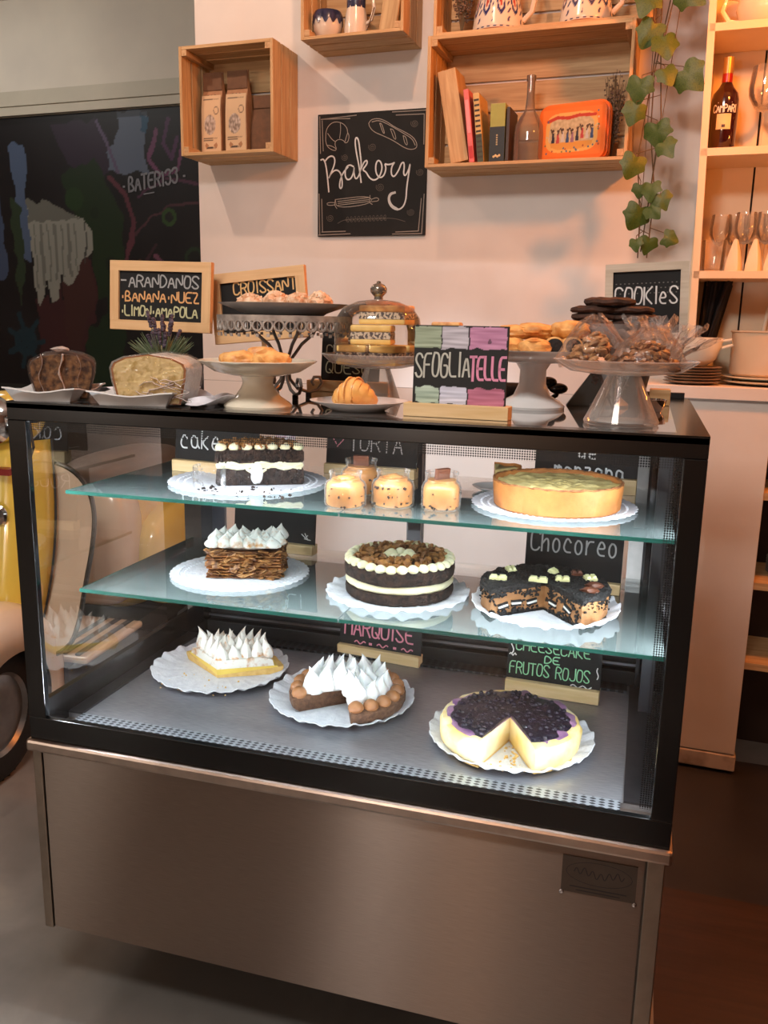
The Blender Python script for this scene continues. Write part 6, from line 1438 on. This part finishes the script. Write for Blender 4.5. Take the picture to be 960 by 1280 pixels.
for s_ in strands: obj('stem', M().tube(s_, .0022, 6), m_stem, t)
# leaves: centre px-derived positions in wall units (u offset, z offset, size, hang angle)
LV = [(.015, .79, .085, 2.9), (-.045, .70, .080, 3.5), (.045, .70, .085, 2.2), (-.03, .615, .080, 3.6), (.0, .575, .075, 2.9), (-.055, .46, .078, 3.3), (.065, .475, .090, 2.3), (.010, .49, .060, 2.7), (-.065, .39, .066, 3.4), (.0, .33, .080, 3.0), (.025, .28, .060, 2.5), (-.055, .235, .075, 3.5), (-.035, .165, .045, 3.2), (.0, .16, .060, 3.1), (.028, .13, .055, 2.7), (-.03, .085, .080, 3.5), (.0, .095, .055, 2.4), (-.035, -.0, .042, 3.0), (.005, .0, .055, 3.3), (.050, .005, .050, 1.9), (.06, .86, .08, 2.4), (-.03, .88, .08, 3.3)]
for i, (u, z_, s_, a) in enumerate(LV):
    ang = a + PI
    c = Vector((u, -.018 - .006 * (i % 3), z_ + .04)); top = c + Vector((0, 0, s_ * .35))
    obj('leaf', LM[i % 4], None, t, tuple(top), (.25 * math.sin(i * 2), a, .35 * math.cos(i * 1.7)), sc=(s_ * 1.02, s_, s_ * 1.02))
    n_ = min(((Vector(p) - top).length, Vector(p)) for s2 in strands for p in s2) if False else None
    xs = strands[i % 3]; zt_ = top.z; q = next(((Vector(a_), Vector(b_)) for a_, b_ in zip(xs[:-1], xs[1:]) if b_[2] <= zt_ + .03 <= a_[2]), (Vector(xs[-1]), Vector(xs[-1]))); kk = 0 if q[0] == q[1] else (q[0].z - zt_ - .03) / (q[0].z - q[1].z)
    obj('leaf_stalk', M().tube([q[0].lerp(q[1], min(1, max(0, kk))), (top + q[0]) / 2 if False else top + Vector((0, .004, .012)), top], .0013, 5), m_stem, t)
# ================================================================== SCOOTER left of and behind the case
m_yel = mat('yellow scooter paint', (.86, .77, .34), (.82, .72, .30), rough=.2, scale=3, coat=.6)
m_crm = mat('cream scooter paint', (.84, .80, .72), (.80, .75, .67), rough=.25, scale=3, coat=.4)
t = thing('scooter', 'yellow and cream motor scooter parked at the left behind the display case', 'scooter', (-.785, .95, 0), math.radians(4))
rub = mat('tyre rubber', (.05, .05, .05), (.08, .08, .08), rough=.8, scale=60)
def wheel(y, name='wheel'):
    R_ = Matrix.Translation((.05 if y < 0 else 0, y, .222)) @ Matrix.Rotation(PI / 2, 4, 'Y')
    w = obj(name, M().lathe([(.13, -.045), (.17, -.052), (.205, -.040), (.219, -.015), (.221, 0), (.219, .015), (.205, .040), (.17, .052), (.13, .045), (.13, -.045)], 56, R_), rub, t)
    obj('rim', M().lathe([(0, -.02), (.05, -.045), (.12, -.030), (.132, -.045), (.132, .045), (.12, .030), (.05, .045), (0, .02)], 40, R_), mat('silver rim', (.6, .6, .6), rough=.3, metal=1), w)
    tr = M()
    for i in range(48):
        a = 2 * PI * i / 48
        for sx in (-1, 1): tr.box(-.004, -.014, -.002, .004, .014, .002, R_ @ Matrix.Rotation(a, 4, 'Z') @ Matrix.Translation((.2215, 0, sx * .017)) @ Matrix.Rotation(sx * .5, 4, 'X'))
    obj('tread_blocks', tr, rub, w, kind='stuff'); return w
wheel(-.27); wheel(.86)
# front fender: arched shell over the front wheel
fn_ = M(); n1, n2 = 26, 12; vs = []; fs = []
for i in range(n1 + 1):
    a = math.radians(-10 + 190 * i / n1)
    for j in range(n2 + 1):
        b = (j / n2 - .5) * 2; rr = .262 + .045 * (1 - b * b) + .02 * math.sin(a); side = .105 * b * (1 - .1 * abs(math.cos(a)))
        if abs(b) > .8: rr -= (abs(b) - .8) * .45
        vs.append((side + .05, -.27 + rr * math.cos(a) * 1.05, max(.10, .232 + rr * math.sin(a))))
for i in range(n1):
    for j in range(n2): q = i * (n2 + 1) + j; fs.append((q, q + 1, q + n2 + 2, q + n2 + 1))
fn_.add(vs, fs, True); f_ = obj('front_fender', fn_, m_crm, t); sd = f_.modifiers.new('thick', 'SOLIDIFY'); sd.thickness = .004
for sx in (-1, 1): obj('fender_side', M().slab([(0, 0)] * 0 or [(.235 * math.cos(math.radians(a)), .235 * math.sin(math.radians(a))) for a in range(0, 181, 12)][::1] + [(-.30, 0.0), (-.27, .14), (-.12, .27), (.05, .30), (.22, .22), (.31, .05)], 0, .004, Matrix.Translation((sx * .103, -.27, .232)) @ Matrix.Rotation(PI / 2, 4, 'Z') @ Matrix.Rotation(PI / 2, 4, 'X')), m_crm, t) if False else None
# leg shield
def shield(sc_, y0, th, zlo=.30, curve=.10):
    pts = []
    P = [(.0, .985), (.10, .975), (.185, .94), (.235, .87), (.255, .78), (.25, .66), (.235, .54), (.225, .42), (.20, .33), (.12, .30), (0, .30)]
    P = chaikin([(x * sc_, .64 + (z_ - .64) * (sc_ * .5 + .5)) for x, z_ in P], 2); full = P + [(-x, z_) for x, z_ in P[::-1][1:-1]]
    n = len(full); m = M(); vs = []; fs = []
    rings = (1.0, .8, .55, .25)
    for s_ in (0, 1):
        for k in rings:
            for x, z_ in full:
                X = x * k; Z = .64 + (z_ - .64) * k; vs.append((X, y0 + curve * (X / .25) ** 2 + .10 * max(0, .64 - Z) * -0.3 + .18 * (Z - .64) + s_ * th, Z))
        vs.append((0, y0 + s_ * th, .64))
    per = n * len(rings) + 1
    for s_ in (0, 1):
        o = s_ * per
        for k in range(len(rings) - 1):
            for i in range(n): j = (i + 1) % n; f = (o + k * n + i, o + k * n + j, o + (k + 1) * n + j, o + (k + 1) * n + i); fs.append(f if s_ else f[::-1])
        for i in range(n): j = (i + 1) % n; f = (o + (len(rings) - 1) * n + i, o + (len(rings) - 1) * n + j, o + per - 1); fs.append(f if s_ else f[::-1])
    for i in range(n): j = (i + 1) % n; fs.append((i, j, per + j, per + i))
    m.add(vs, fs, True); rim = [Vector(vs[i]) + Vector((0, th / 2, 0)) for i in range(n)]; return m, rim
ms, rim = shield(.86, -.01, .012)
ls = obj('leg_shield', ms, m_crm, t, fixn=True, label='cream leg shield')
obj('rim_trim', M().tube(rim + [rim[0]], .009, 8, cap=False), mat('dark chrome trim', (.42, .42, .42), rough=.2, metal=1), ls)
ap = M(); vs = []; fs = []; n1, n2 = 14, 10
for i in range(n1 + 1):
    z_ = .34 + .68 * i / n1; hw = .075 + .04 * math.sin(i / n1 * PI) + .03 * (i / n1)
    for j in range(n2 + 1): b = (j / n2 - .5) * 2; vs.append((hw * b, -.045 - .075 * (1 - b * b) + .17 * (z_ - .64) * 1.0 + .035 * b * b, z_))
for i in range(n1):
    for j in range(n2): q = i * (n2 + 1) + j; fs.append((q, q + 1, q + n2 + 2, q + n2 + 1))
ap.add(vs, fs, True); a_ = obj('front_apron', ap, m_yel, t, label='yellow front apron'); sd = a_.modifiers.new('thick', 'SOLIDIFY'); sd.thickness = .006
obj('apron_edge', M().tube([vs[i * (n2 + 1) + n2] for i in range(n1 + 1)], .004, 6), m_blackmatt, a_); obj('apron_edge', M().tube([vs[i * (n2 + 1)] for i in range(n1 + 1)], .004, 6), m_blackmatt, a_)
obj('horn_ring', M().lathe([(.0, 0), (.022, .003), (.034, .010), (.040, .004), (.040, 0)], 32, Matrix.Translation((.0, -.098, .80)) @ Matrix.Rotation(PI / 2 + .12, 4, 'X')), m_chrome, a_)
obj('badge', M().box(-.06, -.105, .925, .06, -.07, .945), mat('red badge', (.50, .08, .06), rough=.4), a_)
hs = obj('headset', M().blob((0, 0, 1.09), (.11, .10, .085), 1, 0, 1, 3), m_yel, t, label='yellow headset')
obj('headlight', M().lathe([(.0, .03), (.05, .025), (.068, .006), (.074, 0), (.074, -.02)], 36, Matrix.Translation((0, -.09, 1.09)) @ Matrix.Rotation(PI / 2, 4, 'X')), m_chrome, hs)
for sx in (-1, 1):
    obj('handlebar', M().tube([(sx * .08, .0, 1.10), (sx * .20, .02, 1.12), (sx * .33, .05, 1.10)], [.025, .020, .016], 12), m_yel if True else None, hs)
    obj('grip', M().tube([(sx * .25, .03, 1.115), (sx * .36, .055, 1.095)], .021, 12), m_blackmatt, hs)
obj('brake_cable', M().tube([(.10, -.05, 1.12), (.16, -.12, 1.02), (.12, -.12, .92), (.08, -.09, .86)], .004, 6), m_blackmatt, hs)
# floor board with rubber rails
fb_ = obj('floorboard', M().box(-.20, .03, .275, .20, .42, .30), m_crm, t, bevel=.01)
for x_ in (-.16, -.11, -.06, .06, .11, .16): obj('floor_rail', M().box(x_ - .009, .04, .3002, x_ + .009, .41, .309), m_blackmatt, fb_, bevel=.003)
obj('frame_step', M().box(-.15, .0, .20, .15, .9, .275), m_blackmatt, t)
# rear body
def superel(c, r, e, n=28, kz=14):
    vs = []; fs = []; pw = lambda v, p: math.copysign(abs(v) ** p, v)
    for j in range(kz + 1):
        ph = -PI / 2 + PI * j / kz
        for i in range(n): th = 2 * PI * i / n; vs.append((c[0] + r[0] * pw(math.cos(ph), e) * pw(math.cos(th), e), c[1] + r[1] * pw(math.cos(ph), e) * pw(math.sin(th), e), c[2] + r[2] * pw(math.sin(ph), e)))
    for j in range(kz):
        for i in range(n): fs.append((j * n + i, j * n + (i + 1) % n, (j + 1) * n + (i + 1) % n, (j + 1) * n + i))
    return M().add(vs, fs, True)
rb = obj('rear_body', superel((0, .78, .55), (.185, .40, .27), .62), m_yel, t)
for sx in (-1, 1):
    cw = obj('side_cowl', superel((sx * .19, .80, .50), (.085, .34, .21), .7), m_yel, t)
    for k in range(4): obj('vent_slot', superel((sx * .262, .53 + .012 * k, .36 + .038 * k), (.012, .045, .009), .8, 12, 6), m_blackmatt, cw)
obj('seat_front_panel', superel((0, .46, .58), (.17, .10, .24), .6), m_crm, t, label='cream panel under the seat')
obj('seat', superel((0, .70, .84), (.13, .34, .055), .7), mat('grey brown seat', (.40, .37, .35), rough=.5, scale=20), t)
obj('tail_light', M().blob((0, 1.17, .62), (.04, .03, .03), 0, 0, 1, 2), mat('red badge', (.5, .08, .06)), t)
obj('stand', M().tube([(-.14, .42, .01), (-.10, .45, .22), (.10, .45, .22), (.14, .42, .01)], .010, 8), m_blackmatt, t)
